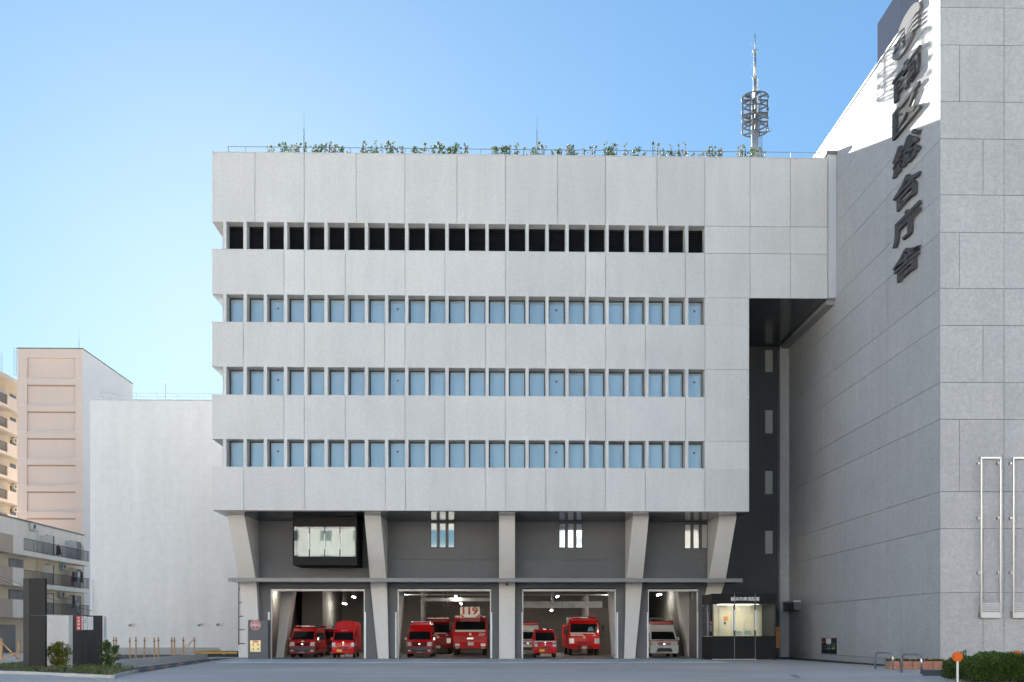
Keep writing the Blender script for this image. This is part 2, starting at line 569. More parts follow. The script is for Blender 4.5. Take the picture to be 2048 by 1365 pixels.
piece('canopy_soffit', M['soffit'], station, xa+.03, xb-.03, 60.47, YG-.03, ZC0+.02, ZC0+.052)
for p in (560, 700, 833, 927, 1115, 1207, 1300, 1392):
    piece('canopy_joint', M['joint'], station, fx(p,60.4), fx(p,60.4)+.012, 60.397, 60.41, ZC0+.01, ZC1-.01)
# garage door heads, guide rails and white marker strips
for a, b in ops:
    x0, x1 = fx(a, YG), fx(b, YG)
    piece('door_head', M['white'], station, x0+.05, x1-.01, YG+.08, YG+.2, ZOP-.17, ZOP-.04)
    piece('opening_lining', M['black_metal'], station, x0, x1, YG+.1, YG+.42, ZOP-.035, ZOP+.03)
    for q, sgn in ((x0, -1), (x1, 1)):
        piece('guide_rail', M['galv'], station, min(q, q-sgn*.05), max(q, q-sgn*.05), YG+.05, YG+.3, 0.005, ZOP-.04)
zs1 = fz(980, 1225, YG)
for p, w in ((536.2, .10), (729.5, .08), (790.6, .08), (981.8, .08), (1043.2, .07), (1232.8, .10), (1293.8, .08), (1394.2, .06)):
    piece('marker_strip', M['white'], station, fx(p, YG), fx(p, YG)+w, YG-.055, YG-.0205, .05, zs1)

# projecting watch window
YO = 60.5
xo0, xo1 = fx(585.4, YO), fx(713.8, YO)
zo0, zo1 = fz(650, 1130.6, YO), ZS-.05
gz0, gz1 = fz(650, 1113.5, YO), fz(650, 1053.4, YO)
mb = MB()
mb.box(xo0, xo1, YO+.02, YG, zo0, gz0).box(xo0, xo1, YO+.02, YG, gz1, zo1-.004)
mb.box(xo0, xo0+.06, YO+.02, YG, gz0, gz1).box(xo1-.06, xo1, YO+.02, YG, gz0, gz1).box(xo0+.06, xo1-.06, YG-.35, YG, gz0, gz1)
bay = mb.build('oriel', M['black_metal'], station)
bp = [(585.6,618.2),(618.4,649.2),(649.4,679.6),(679.8,713.6)]
for a, b in bp:
    piece('cladding', M['black_metal'], station, fx(a,YO)+.012, fx(b,YO)-.012, YO, YO+.02, zo0+.01, gz0-.03)
    piece('cladding', M['black_metal'], station, fx(a,YO)+.012, fx(b,YO)-.012, YO, YO+.02, gz1+.03, zo1-.01)
M['office_blind'] = pmat('lit office blind', (0.24, 0.275, 0.255), 0.7, layers=((1.2, .9, 1.05), (3, .95, 1.03, (.1,1,4))), emit=(0.8, 0.9, 0.85), estr=0.025)
for a, b in [(588.3,617.8),(619,648.4),(650.3,678.8),(680.6,709.9)]:
    f = piece('pane', M['clear_glass'], station, fx(a,YO), fx(b,YO), YO+.06, YO+.07, gz0+.02, gz1-.02)
    piece('office_blind', M['office_blind'], station, fx(a,YO)-.02, fx(b,YO)+.02, YO+1.2, YO+1.21, gz0+.005, gz1-.005)
for a in (618.4, 649.4, 679.7):
    piece('mullion', M['black_metal'], station, fx(a,YO)-.02, fx(a,YO)+.02, YO+.02, YO+.1, gz0, gz1)
    piece('marker_strip', M['white'], station, fx(a,YO)-.025, fx(a,YO)+.025, YO-.02, YO+.019, fz(650,1098.5,YO), fz(650,1068,YO))
# slit windows in threes
def slits(px_list, py0, py1, Y, glass, wallmat=None):
    z0, z1 = fz(980, py1, Y), fz(980, py0, Y)
    x0, x1 = fx(px_list[0][0]-2.2, Y), fx(px_list[-1][1]+2.2, Y)
    mb = MB()
    mb.box(x0, x1, Y-.05, Y-.001, z1, z1+.10).box(x0, x1, Y-.05, Y-.001, z0-.08, z0)
    cuts = [x0] + [fx(p, Y) for q in px_list for p in q] + [x1]
    for a, b in zip(cuts[0::2], cuts[1::2]):
        mb.box(a, b, Y-.05, Y-.001, z0, z1)
    w = mb.build('slit_window', M['frame'], station)
    for a, b in px_list:
        MB().box(fx(a,Y), fx(b,Y), Y-.02, Y-.012, z0, z1).build('pane', glass, w)
    return w
M['slit_glass'] = pmat('reflecting slit glass', (0.42, 0.44, 0.42), 0.06, metal=0.0, spec=1.0, coat=1.0)
M['sky_glass'] = pmat('mirror slit glass', (0.33, 0.37, 0.41), 0.06, metal=1.0)
slits([(862.7,873.4),(879.9,891),(897.3,908)], 1048, 1095, YG, M['sky_glass'])
slits([(1118.7,1129.5),(1136,1146.4),(1152.9,1163.6)], 1048.5, 1095, YG, M['sky_glass'])
slits([(1370,1380.5),(1387,1397.4),(1403.6,1414)], 1049, 1096, YG, M['slit_glass'])
# recessed stair wall beside the ward office
YR = 67.8
M['plinth_grey'] = pmat('grey reveal', (0.30, 0.30, 0.305), 0.85)
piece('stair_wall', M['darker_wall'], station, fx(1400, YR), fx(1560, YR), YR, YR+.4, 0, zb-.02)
for k, (p0, p1) in enumerate(((697.5,742),(818.5,865),(940.5,987),(1061,1107))):
    slits([(1530,1545)], p0, p1, YR, M['slit_glass'])
piece('pale_reveal', M['ward_concrete'], station, fx(1560.3, YR-.6), XW-.005, YR-.6, YR+.6, 0, zb-.32)
piece('reveal_head', M['plinth_grey'], station, fx(1656, YF), XW-.006, YF+.3, YR-.4, zb-.29, zb-.035)
for p in (1121, 1060, 1180):
    pass

# garage room
gx0, gx1, YE = fx(502, YG)+.0, fx(1412, YG), 86.0
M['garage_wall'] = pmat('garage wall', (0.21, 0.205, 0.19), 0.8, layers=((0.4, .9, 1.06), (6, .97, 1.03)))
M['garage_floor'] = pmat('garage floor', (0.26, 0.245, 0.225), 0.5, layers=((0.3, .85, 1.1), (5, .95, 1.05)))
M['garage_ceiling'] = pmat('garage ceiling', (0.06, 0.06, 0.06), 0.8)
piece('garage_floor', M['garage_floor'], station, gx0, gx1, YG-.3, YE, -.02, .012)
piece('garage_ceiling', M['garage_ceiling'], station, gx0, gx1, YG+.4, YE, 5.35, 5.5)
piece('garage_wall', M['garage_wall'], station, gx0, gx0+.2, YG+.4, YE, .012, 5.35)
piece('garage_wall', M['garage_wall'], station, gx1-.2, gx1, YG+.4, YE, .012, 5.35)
piece('garage_wall', M['garage_wall'], station, gx0, gx1, YE, YE+.3, .012, 5.35)
piece('upper_floor', M['joint'], station, gx0, gx1, YG+.4, YB, 5.5, ZS)
piece('garage_wall', M['garage_wall'], station, fx(604,76), fx(645,76), 76, YE, .012, 5.35)
piece('garage_wall', M['garage_wall'], station, fx(1177,78), fx(1225,78), 78, YE, .012, 4.6)
piece('garage_wall', M['garage_wall'], station, fx(806,78), fx(842,78), 78, YE, .012, 5.35)
def lean(p_top, p_bot, Y, w, d):
    mb = MB()
    a0, a1 = fx(p_bot[0],Y), fx(p_bot[1],Y)
    b0, b1 = fx(p_top[0],Y), fx(p_top[1],Y)
    mb.hexa([(a0,Y,.012),(a1,Y,.012),(a1,Y+d,.012),(a0,Y+d,.012)], [(b0,Y,5.35),(b1,Y,5.35),(b1,Y+d,5.35),(b0,Y+d,5.35)])
    mb.build('leaning_column', M['concrete_column'], station)
lean((566,592), (552,567), 66.5, 1, 1.0)
lean((797,809), (786,797), 66.5, 1, 1.0)
lean((1217,1230), (1226,1240), 66.5, 1, 1.0)
lean((1352,1384), (1376,1398), 67.5, 1, 1.2)
# beams, ducts and pipes under the ceiling
for Y, z in ((67, 4.95), (70.5, 4.95), (74, 4.95), (78, 4.95)):
    piece('ceiling_beam', M['garage_ceiling'], station, gx0+.2, gx1-.2, Y, Y+.3, z, 5.35)
M['duct'] = pmat('duct sheet', (0.42, 0.42, 0.42), 0.38, metal=0.8, layers=((1.5, .85, 1.1),))
for px0, px1, Y, pa, pb in ((1045, 1205, 76, 1203, 1216), (800, 985, 79, 1196, 1203), (800, 985, 70.5, 1189, 1191), (1045, 1232, 70.5, 1189, 1191)):
    za, zb2 = fz(1000, pb, Y), fz(1000, pa, Y)
    x0, x1 = fx(px0, Y), fx(px1, Y)
    n = max(1, int((x1-x0)/1.0))
    for k in range(n):
        piece('duct_section', M['duct'], station, x0+(x1-x0)*k/n+.012, x0+(x1-x0)*(k+1)/n-.012, Y, Y+.6 if pb-pa > 4 else Y+.08, za, zb2)
for px, Y in ((842, 74), (886, 74), (895, 74), (1106, 70), (1385, 66.3), (1389, 66.3)):
    mb = MB()
    x = fx(px, Y)
    zz = 3.6 if px < 1300 else 3.75
    mb.tube([(x,Y,5.35),(x,Y,zz+.2),(x+.06,Y,zz+.05),(x+.2,Y,zz),(x+.5,Y,zz)], .05 if px > 1300 else .025, 6)
    mb.build('pipe', M['galv'], station, smooth=True)
# shelving gallery at the back of the right bay
for z in (2.35, 2.75):
    piece('gallery_rail', M['galv'], station, fx(1300,78), fx(1372,78), 78, 78.04, z, z+.04)
for q in range(7):
    x = fx(1300,78) + (fx(1372,78)-fx(1300,78))*q/6
    piece('gallery_post', M['galv'], station, x, x+.03, 78, 78.04, 1.95, 2.79)
piece('gallery_deck', M['white'], station, fx(1296,78), fx(1376,78), 78, 80, 1.85, 1.97)

# roof rail
mb = MB()
zr = Z['top']
RH = 1.02
for yy in (YF+1.4,):
    mb.tube([(fx(456,YF+1.4), yy, zr+RH), (fx(1648,YF+1.4), yy, zr+RH)], .02, 6)
    mb.tube([(fx(456,YF+1.4), yy, zr+RH), (fx(461,YF+1.4), yy, zr+.0)], .022, 6)
    mb.tube([(fx(456,YF+1.4), yy, zr+RH), (fx(470,YF+8), YF+8, zr+RH)], .022, 6)
mb.build('roof_rail', M['rail_steel'], station)
for k in range(22):
    x = fx(491,YF+1.4) + k*1.52
    if x < fx(1640,YF+1.4):
        piece('rail_post', M['rail_steel'], station, x, x+.025, YF+1.39, YF+1.415, zr, zr+RH)
piece('roof_deck', M['concrete'], station, XL+.1, XB, YF+.41, YB, zr-.4, zr-.05)

# ================================================================== ward office on the right
WJ = 0.022
YW = sy(1880.5, XW)
ward = thing('ward_office', 'tall grey concrete ward office with large vertical lettering on its side wall', 'building', (XW+10, YW, 0))
ZWT = sz(1628, 318, XW)
XW2, YW2 = XW+26, 82.0
zj = [fz(1885, p, YW) for p in (1185.4, 1057.6, 983.6, 839, 765, 651, 577, 465, 390, 278, 203.5, 90, 15, -98)]
zj = [0.33] + [z for z in zj if z < ZWT-.3] + [ZWT]
yj = [YW, sy(1774, XW), sy(1691, XW)]
st = yj[1]-yj[0]
yj = [YW + k*st for k in range(7)]
yj[-1] = YW2
piece('wall_core', M['joint'], ward, XW+.09, XW2, YW+.09, YW2, 0, ZWT-.02)
for r, (z0, z1) in enumerate(zip(zj[:-1], zj[1:])):
    tall = (z1-z0) > 2.0
    for k in range(6):
        cut = [yj[k], yj[k+1]]
        if tall and r % 2 == 0:
            cut = [yj[k], yj[k+1]-1.75, yj[k+1]]
        for a, b in zip(cut[:-1], cut[1:]):
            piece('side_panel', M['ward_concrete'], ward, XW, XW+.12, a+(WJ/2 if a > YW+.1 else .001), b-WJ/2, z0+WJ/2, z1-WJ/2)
    fxs = [XW+.003, fx(2008, YW), fx(2008, YW)+5.6, XW2]
    if tall:
        cutx = {0: 1966, 1: 1919}[(r//2) % 2]
        fxs.insert(1, fx(cutx, YW))
    for a, b in zip(fxs[:-1], fxs[1:]):
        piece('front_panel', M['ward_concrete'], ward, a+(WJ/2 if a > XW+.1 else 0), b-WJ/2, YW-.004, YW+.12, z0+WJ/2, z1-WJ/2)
piece('roof_edge', M['alu'], ward, XW-.05, XW+.3, YW-.05, YW2, ZWT+.002, ZWT+.08)
piece('roof', M['joint'], ward, XW+.1, XW2, YW, YW2, ZWT-.2, ZWT+.0015)
M['plinth'] = pmat('pale plinth', (0.42, 0.42, 0.42), 0.8, layers=((1, .94, 1.05),))
piece('plinth', M['plinth'], ward, XW-.05, XW+.1, YW-.05, YR-.7, 0, .315)
piece('plinth', M['plinth'], ward, XW+.1, XW2, YW-.05, YW+.1, 0, .315)
# roof plant room, blue-grey sheet panels
M['plant_sheet'] = pmat('blue grey sheet', (0.055, 0.068, 0.10), 0.9, spec=0.0, rnd=.05)
XP = XW + 1.2
yp = sy(1755, XP)
zp = sz(1755, 48, XP)
for k in range(6):
    piece('plant_room_panel', M['plant_sheet'], ward, XP, XP+.1, yp-(k+1)*1.6+.015, yp-k*1.6, ZWT+.1, zp)
piece('plant_room', M['joint'], ward, XP+.05, XP+9, yp-9.6, yp-.02, ZWT, zp-.05)
# small canopy at the foot of the side wall
yc = sy(1601, XW)
piece('entrance_canopy', M['canopy'], ward, fx(1588, yc), XW-.002, yc, YR-.3, fz(1590, 1220.5, yc), fz(1590, 1204.5, yc))
piece('entrance_canopy_cap', M['alu'], ward, fx(1588, yc)-.05, XW-.001, yc-.05, YR-.25, fz(1590, 1204.5, yc)+.002, fz(1590, 1201, yc))

# lettering 南区総合庁舎 and emblem, standing off the wall
M['letter'] = pmat('dark grey steel letters', (0.10, 0.103, 0.107), 0.9, spec=0.0)
M['emblem'] = pmat('grey steel emblem', (0.24, 0.245, 0.25), 0.9, spec=0.0)
yl = (sy(1791, XW) + sy(1847, XW))/2
LW = abs(sy(1791, XW) - sy(1847, XW)) * 0.97
lets = [('南', 'topmost big character on the side wall, partly in sunlight'), ('区', 'second big character from the top on the side wall'), ('総', 'third big character from the top on the side wall'),
        ('合', 'fourth big character from the top on the side wall'), ('庁', 'fifth big character from the top on the side wall'), ('舎', 'lowest big character on the side wall')]
for (ch, lab), py in zip(lets, (149, 222, 303, 378, 448, 524)):
    zc = sz(1819, py, XW)
    o = lettering('wall_character', ch, M['letter'], None, (XW-.06, yl, zc), LW, 1.30, .13, 0.016, rz=R(-90))
    tag(o, 'dark steel ' + lab, 'lettering', 'wall lettering')
def spline(pts, n=6):
    """Closed smooth outline through the given points."""
    out, k = [], len(pts)
    for i in range(k):
        p0, p1, p2, p3 = (Vector((*pts[(i+j-1) % k], 0)) for j in range(4))
        for s in range(n):
            t = s/n
            q = 0.5*((2*p1) + (-p0+p2)*t + (2*p0-5*p1+4*p2-p3)*t*t + (-p0+3*p1-3*p2+p3)*t**3)
            out.append((q.x, q.y))
    return out
emb = thing('wall_emblem', 'grey steel leaf shaped emblem above the wall lettering', 'emblem', (XW-.06, yl, sz(1819, 62, XW)), R(-90))
W_, H_ = LW*.5, 0.80
shapes = {'upper_lobe': [(-.55,.62),(-.1,.98),(.55,.95),(.95,.55),(.98,.12),(.7,.20),(.35,.12),(-.02,-.18),(-.06,.28),(-.25,.42)],
          'lower_lobe': [(-.98,-.22),(-.98,-.62),(-.55,-.98),(.1,-.97),(.52,-.66),(.2,-.62),(-.18,-.86),(-.2,-.45),(-.42,-.28),(-.72,-.18)]}
for nme, pts in shapes.items():
    MB().prism([(x*W_, 0, y*H_) for x, y in spline(pts)], (0,-.11,0)).build(nme, M['emblem'], emb, local=True)
def ray(pts, w):
    l = [(x, y+w) for x, y in pts] + [(x, y-w) for x, y in reversed(pts)]
    MB().prism([(x*W_, 0, y*H_) for x, y in l], (0,-.11,0)).build('ray', M['emblem'], emb, local=True)
for k in range(3):
    d = -.27*k
    ray([(.0,-.26+d*.75),(.22,-.02+d*.85),(.5,.05+d*.95),(.72,-.02+d),(.9,-.08+d)], .07)
    ray([(-.12,.18+d*.85),(-.32,.22+d*.85),(-.52,.10+d*.85),(-.7,.06+d*.8),(-.9,.12+d*.8)], .065)
ray([(-.09,.2),(-.05,-.2),(-.1,-.6),(-.08,-.7)], .05)

# fire hose inlet panel
xp_ = XW-.06
y0, y1 = sy(1671.5, xp_), sy(1643, xp_)
z0, z1 = sz(1657, 1308, xp_), sz(1657, 1276.5, xp_)
hp = thing('hose_inlet_panel', 'black hose inlet panel with coloured labels on the grey side wall', 'panel', (xp_, (y0+y1)/2, z0))
M['hp_black'] = pmat('dark inlet plate', (0.03, 0.03, 0.035), 0.4)
MB().box(xp_, XW-.002, y0, y1, z0, z1).build('plate', M['hp_black'], hp)
def hplate(u0, u1, v0, v1, mat, name='label_plate'):
    MB().box(xp_-.012, xp_-.0005, y1+(y0-y1)*u1, y1+(y0-y1)*u0, z0+(z1-z0)*v0, z0+(z1-z0)*v1).build(name, mat, hp)
lab_m = {k: pmat('label '+k, c, 0.5) for k, c in dict(maroon=(.16,.03,.04), white=(.75,.76,.78), green=(.05,.2,.1), yellow=(.65,.45,.06), teal=(.08,.3,.35), pink=(.6,.1,.25)).items()}
hplate(.02,.3,.78,.97,lab_m['maroon']); hplate(.7,.98,.78,.97,lab_m['maroon']); hplate(.34,.68,.64,.97,lab_m['white']); hplate(.36,.64,.55,.62,lab_m['pink'])
hplate(.7,.95,.5,.7,lab_m['green']); hplate(.1,.2,.68,.76,lab_m['yellow']); hplate(.4,.62,.25,.4,lab_m['teal']); hplate(.72,.95,.3,.4,lab_m['yellow'])
for u in (.12, .27, .42, .58, .8, .92):
    for v in (.3, .48):
        MB().cyl((xp_-.001, y1+(y0-y1)*u, z0+(z1-z0)*v), (xp_-.05, y1+(y0-y1)*u, z0+(z1-z0)*v), .03, .025, 8).build('coupling', M['steel'], hp)

# stainless ventilation frames on the front wall
yv = YW-.22
for k, (p0, p1, lab) in enumerate(((1961.6, 2003.3, 'tall stainless duct frame on the grey front wall, nearer the corner'), (2026, 2068, 'tall stainless duct frame at the right edge of the picture'))):
    x0, x1 = fx(p0, yv), fx(p1, yv)
    zt, zb_ = fz(1980, 914, yv), fz(1980, 1236.5, yv)
    v = thing('duct_frame', lab, 'duct', ((x0+x1)/2, yv, zb_), group='stainless duct frames')
    za, zs_ = fz(1980, 1224, yv), fz(1980, 1207, yv)
    for a in (x0, x1-.07):
        MB().box(a, a+.07, yv, yv+.06, zb_, zt-.09).build('upright', M['steel'], v, bevel=.008)
    MB().box(x0, x1, yv, yv+.06, zt-.088, zt).build('top_bar', M['steel'], v, bevel=.008)
    MB().box(x0+.004, x1-.004, yv+.062, YW-.005, zb_, za).build('box', M['steel'], v)
    MB().box(x0+.072, x1-.072, yv+.004, yv+.06, zb_, za).build('cover', M['galv'], v)
    for q in range(5):
        z = za + (zs_-za)*(q+.5)/5
        MB().box(x0+.072, x1-.072, yv+.01, yv+.05, z, z+.045).build('slat', M['galv'], v)
    for q in (.02, .36, .7):
        for a in (x0-.08, x1-.13):
            z = zt-(zt-zb_)*q-.18
            MB().box(a, a+.1, yv+.061, YW-.005, z, z+.1).build('bracket', M['steel'], v)

# ================================================================== left background
# white rendered block
YWB = 76.0
xa, xb = fx(180, YWB), fx(520, YWB)
zt = fz(300, 801, YWB)
wb = thing('rendered_block', 'windowless pale grey rendered building left of the fire station', 'building', ((xa+xb)/2, YWB, 0))
M['render'] = pmat('pale grey render', (0.78, 0.775, 0.765), 0.9, layers=((0.12, .96, 1.03), (0.9, .95, 1.03, (1.2, 1, .18)), (2.2, .96, 1.03), (9, .96, 1.03)), bump=(6, .15, .02))
M['cream_line'] = pmat('casting line', (0.69, 0.685, 0.675), 0.9)
MB().box(xa, xb, YWB, YWB+16, 0, zt).build('wall', M['render'], wb, bevel=.04)
MB().box(-43, -20, 122.5, 134, 0, 28).build('unseen_sun_blocker', M['render'], wb)  # unseen box added behind to keep low sun off the ground at left
piece('parapet_cap', M['alu'], wb, xa+.25, xb, YWB-.02, YWB+.3, zt+.001, zt+.06)
piece('base_course', M['plinth'], wb, xa, xb-3, YWB-.06, YWB-.002, 0, .55)
for p in (880, 965, 1050, 1140, 1225):
    z_ = fz(300, p, YWB)
    piece('casting_joint', M['cream_line'], wb, xa+.03, xb, YWB-.004, YWB+.01, z_, z_+.02)
for p in (205, 262, 330, 398):
    piece('casting_joint', M['cream_line'], wb, fx(p,YWB), fx(p,YWB)+.015, YWB-.003, YWB+.01, .6, zt-.05)
zr2 = zt+.98
mb = MB()
mb.tube([(fx(200,78), 78, zr2), (xb, 78, zr2)], .02, 5).tube([(fx(200,78), 78, zr2-.25), (xb, 78, zr2-.25)], .014, 5)
mb.tube([(fx(200,78), 78, zr2), (fx(215,78), 78, zt)], .018, 5)
mb.build('roof_rail', M['galv'], wb)
for k in range(9):
    x = fx(232,78)+k*1.55
    MB().cyl((x,78,zt-.1),(x,78,zr2),.018,n=5).build('rail_post', M['galv'], wb)
def mast(name, label, px, py0, py1, Y, r=.035, group='lightning rods'):
    x = fx(px, Y); z0, z1 = fz(px, py1, Y), fz(px, py0, Y)
    t = thing(name, label, 'mast', (x, Y, z0), group=group)
    zm = z0 + (z1-z0)*.62
    MB().cyl((x,Y,z0),(x,Y,zm),r,r*.8,8).build('pole', M['galv'], t)
    MB().cyl((x,Y,zm+.001),(x,Y,z1),r*.45,r*.2,6).build('rod_tip', M['galv'], t)
mast('lightning_rod', 'thin lightning rod on the pale rendered block behind', 331, 745, 805, 80)
mast('lightning_rod', 'lightning rod above the left part of the fire station roof', 608, 226, 312, YF+5, .045)
mast('lightning_rod', 'lightning rod above the middle of the fire station roof', 1074, 230, 314, YF+5, .045)
mast('lightning_rod', 'thin lightning rod on the corner of the beige tower', 158, 660, 703, 108)
M['lamp_grey'] = pmat('lamp housing', (0.4, .4, .4), .4, metal=.6)
for px, py, lab in ((268, 1250, 'small wall lamp on the pale rendered wall, leftmost of three'), (406, 1250, 'small wall lamp on the pale rendered wall, middle of three'), (443, 1249, 'small wall lamp on the pale rendered wall nearest the fire station')):
    x, z = fx(px, YWB), fz(px, py, YWB)
    w = thing('wall_lamp', lab, 'lamp', (x, YWB, z), group='wall lamps')
    MB().cyl((x, YWB-.002, z), (x, YWB-.06, z), .13, n=12).build('back_plate', M['lamp_grey'], w)
    MB().tube([(x, YWB-.06, z), (x-.1, YWB-.18, z+.02), (x-.2, YWB-.2, z)], .03, 6).build('arm', M['lamp_grey'], w)
    MB().cyl((x-.2, YWB-.13, z), (x-.24, YWB-.32, z-.06), .06, .09, 8).build('head', M['lamp_grey'], w)

# beige tower
YBT = 106.0
x0, x1 = fx(35, YBT), fx(165, YBT)
zt = fz(100, 698, YBT)
bt = thing('beige_tower', 'beige tiled apartment tower with a column of sunken panels', 'building', ((x0+x1)/2, YBT, 0))
M['beige'] = pmat('beige tile', (0.68, 0.55, 0.48), 0.75, layers=((0.1, .96, 1.04), (7, .965, 1.035, (1, 1, 2.2))))
M['tower_side'] = pmat('pale tile', (0.76, 0.74, 0.71), 0.75, layers=((0.15, .96, 1.03), (7, .975, 1.025, (1, 1, 2.2))))
YB2 = YBT*1.14
M['recess_shade'] = pmat('painted recess shade', (0.36, 0.26, 0.21), 0.8)
MB().box(x0+.01, x1-.06, YBT+.22, YB2, 0, zt-.02).build('core', M['beige'], bt)
MB().box(x1-.055, x1, YBT+.01, YB2, 0, zt).build('side_wall', M['tower_side'], bt)
px0, px1 = fx(53.5, YBT), fx(151, YBT)
MB().box(x0, px0, YBT, YBT+.23, 0, zt-.003).build('pier', M['beige'], bt)
MB().box(px1, x1-.002, YBT, YBT+.23, 0, zt-.003).build('pier', M['beige'], bt)
storey = 53.35
MB().box(px0+.001, px1-.001, YBT, YBT+.23, fz(100, 716.5, YBT), zt-.003).build('band', M['beige'], bt)
for k in range(7):
    p = 716.5+storey*(k+1)
    z = fz(100, p, YBT)
    MB().box(px0+.001, px1-.001, YBT+.03, YBT+.23, z, z+.62).build('band', M['beige'], bt)
    MB().box(px0+.002, px1-.002, YBT+.14, YBT+.219, z-.13, z-.003).build('recess_shade_strip', M['recess_shade'], bt)  # brown strip paints the shade line at the top of the recess
    zj_ = fz(100, p-12.5, YBT)
    MB().box(x0+.002, x1-.003, YBT-.004, YBT+.01, zj_, zj_+.03).build('storey_joint', M['tower_side'], bt)
MB().box(x0-.06, x1+.05, YBT-.06, YB2, zt, zt+.09).build('coping', M['canopy'], bt)

# balcony apartments whose fronts run away from the camera
M['cream'] = pmat('cream render', (0.80, 0.67, 0.49), 0.85, layers=((0.2, .93, 1.05), (5, .97, 1.03)))
M['cream_pale'] = pmat('pale render', (0.84, 0.76, 0.66), 0.85, layers=((0.2, .93, 1.05), (1.5, .95, 1.04, (1,1,.3))))
M['taupe'] = pmat('taupe tile', (0.5, 0.39, 0.32), 0.8, layers=((0.5, .94, 1.05), (6, .96, 1.04)))
M['rail_black'] = pmat('dark railing', (0.035, 0.032, 0.034), 0.45)
M['door_glass'] = pmat('balcony door glass', (0.10, 0.11, 0.115), 0.08, spec=.6)
M['divider'] = pmat('balcony divider', (0.62, 0.60, 0.56), 0.7)
M['ac_white'] = pmat('air conditioner casing', (0.66, 0.64, 0.58), 0.5)
M['ac_dark'] = pmat('air conditioner grille', (0.06, 0.06, 0.06), 0.5)
def railing(b, X, ya, yb, z, h=1.05, step=.16):
    mb = MB()
    mb.box(X-.025, X+.025, ya, yb, z+h-.05, z+h).box(X-.02, X+.02, ya, yb, z+.06, z+.10)
    n = int((yb-ya)/step)
    for k in range(n+1):
        y = ya+(yb-ya)*k/n
        w = .03 if k % 12 == 0 else .008
        mb.box(X-.012, X+.012, y-w, y+w, z+.101, z+h-.051)
    return mb.build('railing', M['rail_black'], b)
def door(b, X, ya, yb, z0, z1):
    mb = MB()
    t = .07
    mb.box(X, X+.05, ya, ya+t, z0, z1).box(X, X+.05, yb-t, yb, z0, z1).box(X, X+.05, ya+t, yb-t, z1-t, z1).box(X, X+.05, (ya+yb)/2-t/2, (ya+yb)/2+t/2, z0, z1-t)
    d = mb.build('door', M['frame'], b)
    MB().box(X+.01, X+.03, ya+t, yb-t, z0, z1-t).build('pane', M['door_glass'], d)
def ac(X, Y, z, label):
    a = thing('air_conditioner', label, 'air conditioner', (X, Y, z), group='outdoor air conditioners')
    MB().box(X+.06, X+.36, Y-.4, Y+.4, z, z+.56).build('casing', M['ac_white'], a, bevel=.02)
    MB().cyl((X+.361, Y-.08, z+.28), (X+.375, Y-.08, z+.28), .22, n=16).build('fan_grille', M['ac_dark'], a)
    MB().box(X+.0, X+.40, Y-.35, Y-.30, z-.06, z-.002).box(X+.0, X+.40, Y+.30, Y+.35, z-.06, z-.002).build('bracket', M['galv'], a)
XA = -40.0
ya0, ya1 = sy(-60, XA), sy(166, XA)
ap = thing('low_apartment', 'low cream apartment with dark balcony railings at the left edge', 'building', (XA-5, (ya0+ya1)/2, 0))
zroof = sz(82, 1048.5, XA)
MB().box(XA-12, XA, ya0, ya1, 0, zroof-.5).build('wall', M['cream'], ap)
MB().box(XA-12.05, XA+.03, ya0, ya1+.05, zroof-2.55, zroof-.12).build('upper_wall', M['cream_pale'], ap)
MB().box(XA-12.1, XA+.12, ya0, ya1+.1, zroof-.12, zroof).build('roof_edge', M['canopy'], ap)
XBk = XA+1.15
for f, pyb in enumerate((1133, 1187.2, 1241)):
    zb_ = sz(178, pyb, XBk)
    zf = zb_ + .38
    yn = sy(25, XBk); ym_ = sy(46, XBk); ye = sy(178, XBk)
    MB().box(XA, XBk+.05, yn, ye, zb_, zf).build('balcony_slab', M['cream_pale'], ap)
    MB().box(XA+.02, XBk+.05, yn, ym_, zf+.001, zf+1.12).build('balcony_parapet', M['cream_pale'], ap)
    MB().box(XA-.3, XBk+.03, yn-3.2, yn-.01, zb_, zf+1.1).build('balcony_end', M['taupe'], ap)
    railing(ap, XBk, ym_+.02, ye, zf)
    for a, b in ((90.5, 107), (139, 161)):
        door(ap, XA+.031 if f == 0 else XA+.001, sy(a, XA), sy(b, XA), zf+.02, zf+2.0)
    for a, b in ((74, 90), (121.5, 138)):
        MB().box(XA+.05, XBk-.1, sy((a+b)/2, XA)-.03, sy((a+b)/2, XA)+.03, zf+.01, zf+1.85).build('balcony_divider', M['divider'], ap)
    if f:
        mb = MB()
        y0_, y1_ = sy(17, XA), sy(46, XA)
        mb.box(XA+.001, XA+.04, y0_, y1_, zf+.9, zf+2.0)
        w = mb.build('window', M['frame'], ap)
        MB().box(XA+.041, XA+.05, y0_+.1, (y0_+y1_)/2-.05, zf+1.0, zf+1.9).build('pane', M['door_glass'], w)
        MB().box(XA+.041, XA+.05, (y0_+y1_)/2+.05, y1_-.1, zf+1.0, zf+1.9).build('pane', M['door_glass'], w)
MB().box(XA+.001, XA+.05, sy(0, XA), sy(30, XA), 0.02, 2.35).build('entrance', M['door_glass'], ap)
MB().tube([(XA+.1, sy(73, XA), .1), (XA+.1, sy(73, XA), zroof-.6)], .05, 6).build('drainpipe', M['divider'], ap)
MB().tube([(XA+.15, sy(163.5, XA), 2), (XA+.15, sy(163.5, XA), zroof-1.4), (XA+.05, sy(160, XA), zroof-.9)], .06, 6).build('drainpipe', M['divider'], ap)
MB().cyl((fx(183, 75.7), 75.7, 0), (fx(183, 75.7), 75.7, fz(183, 1158, 75.7)), .06, n=8).build('drainpipe', M['white'], wb)
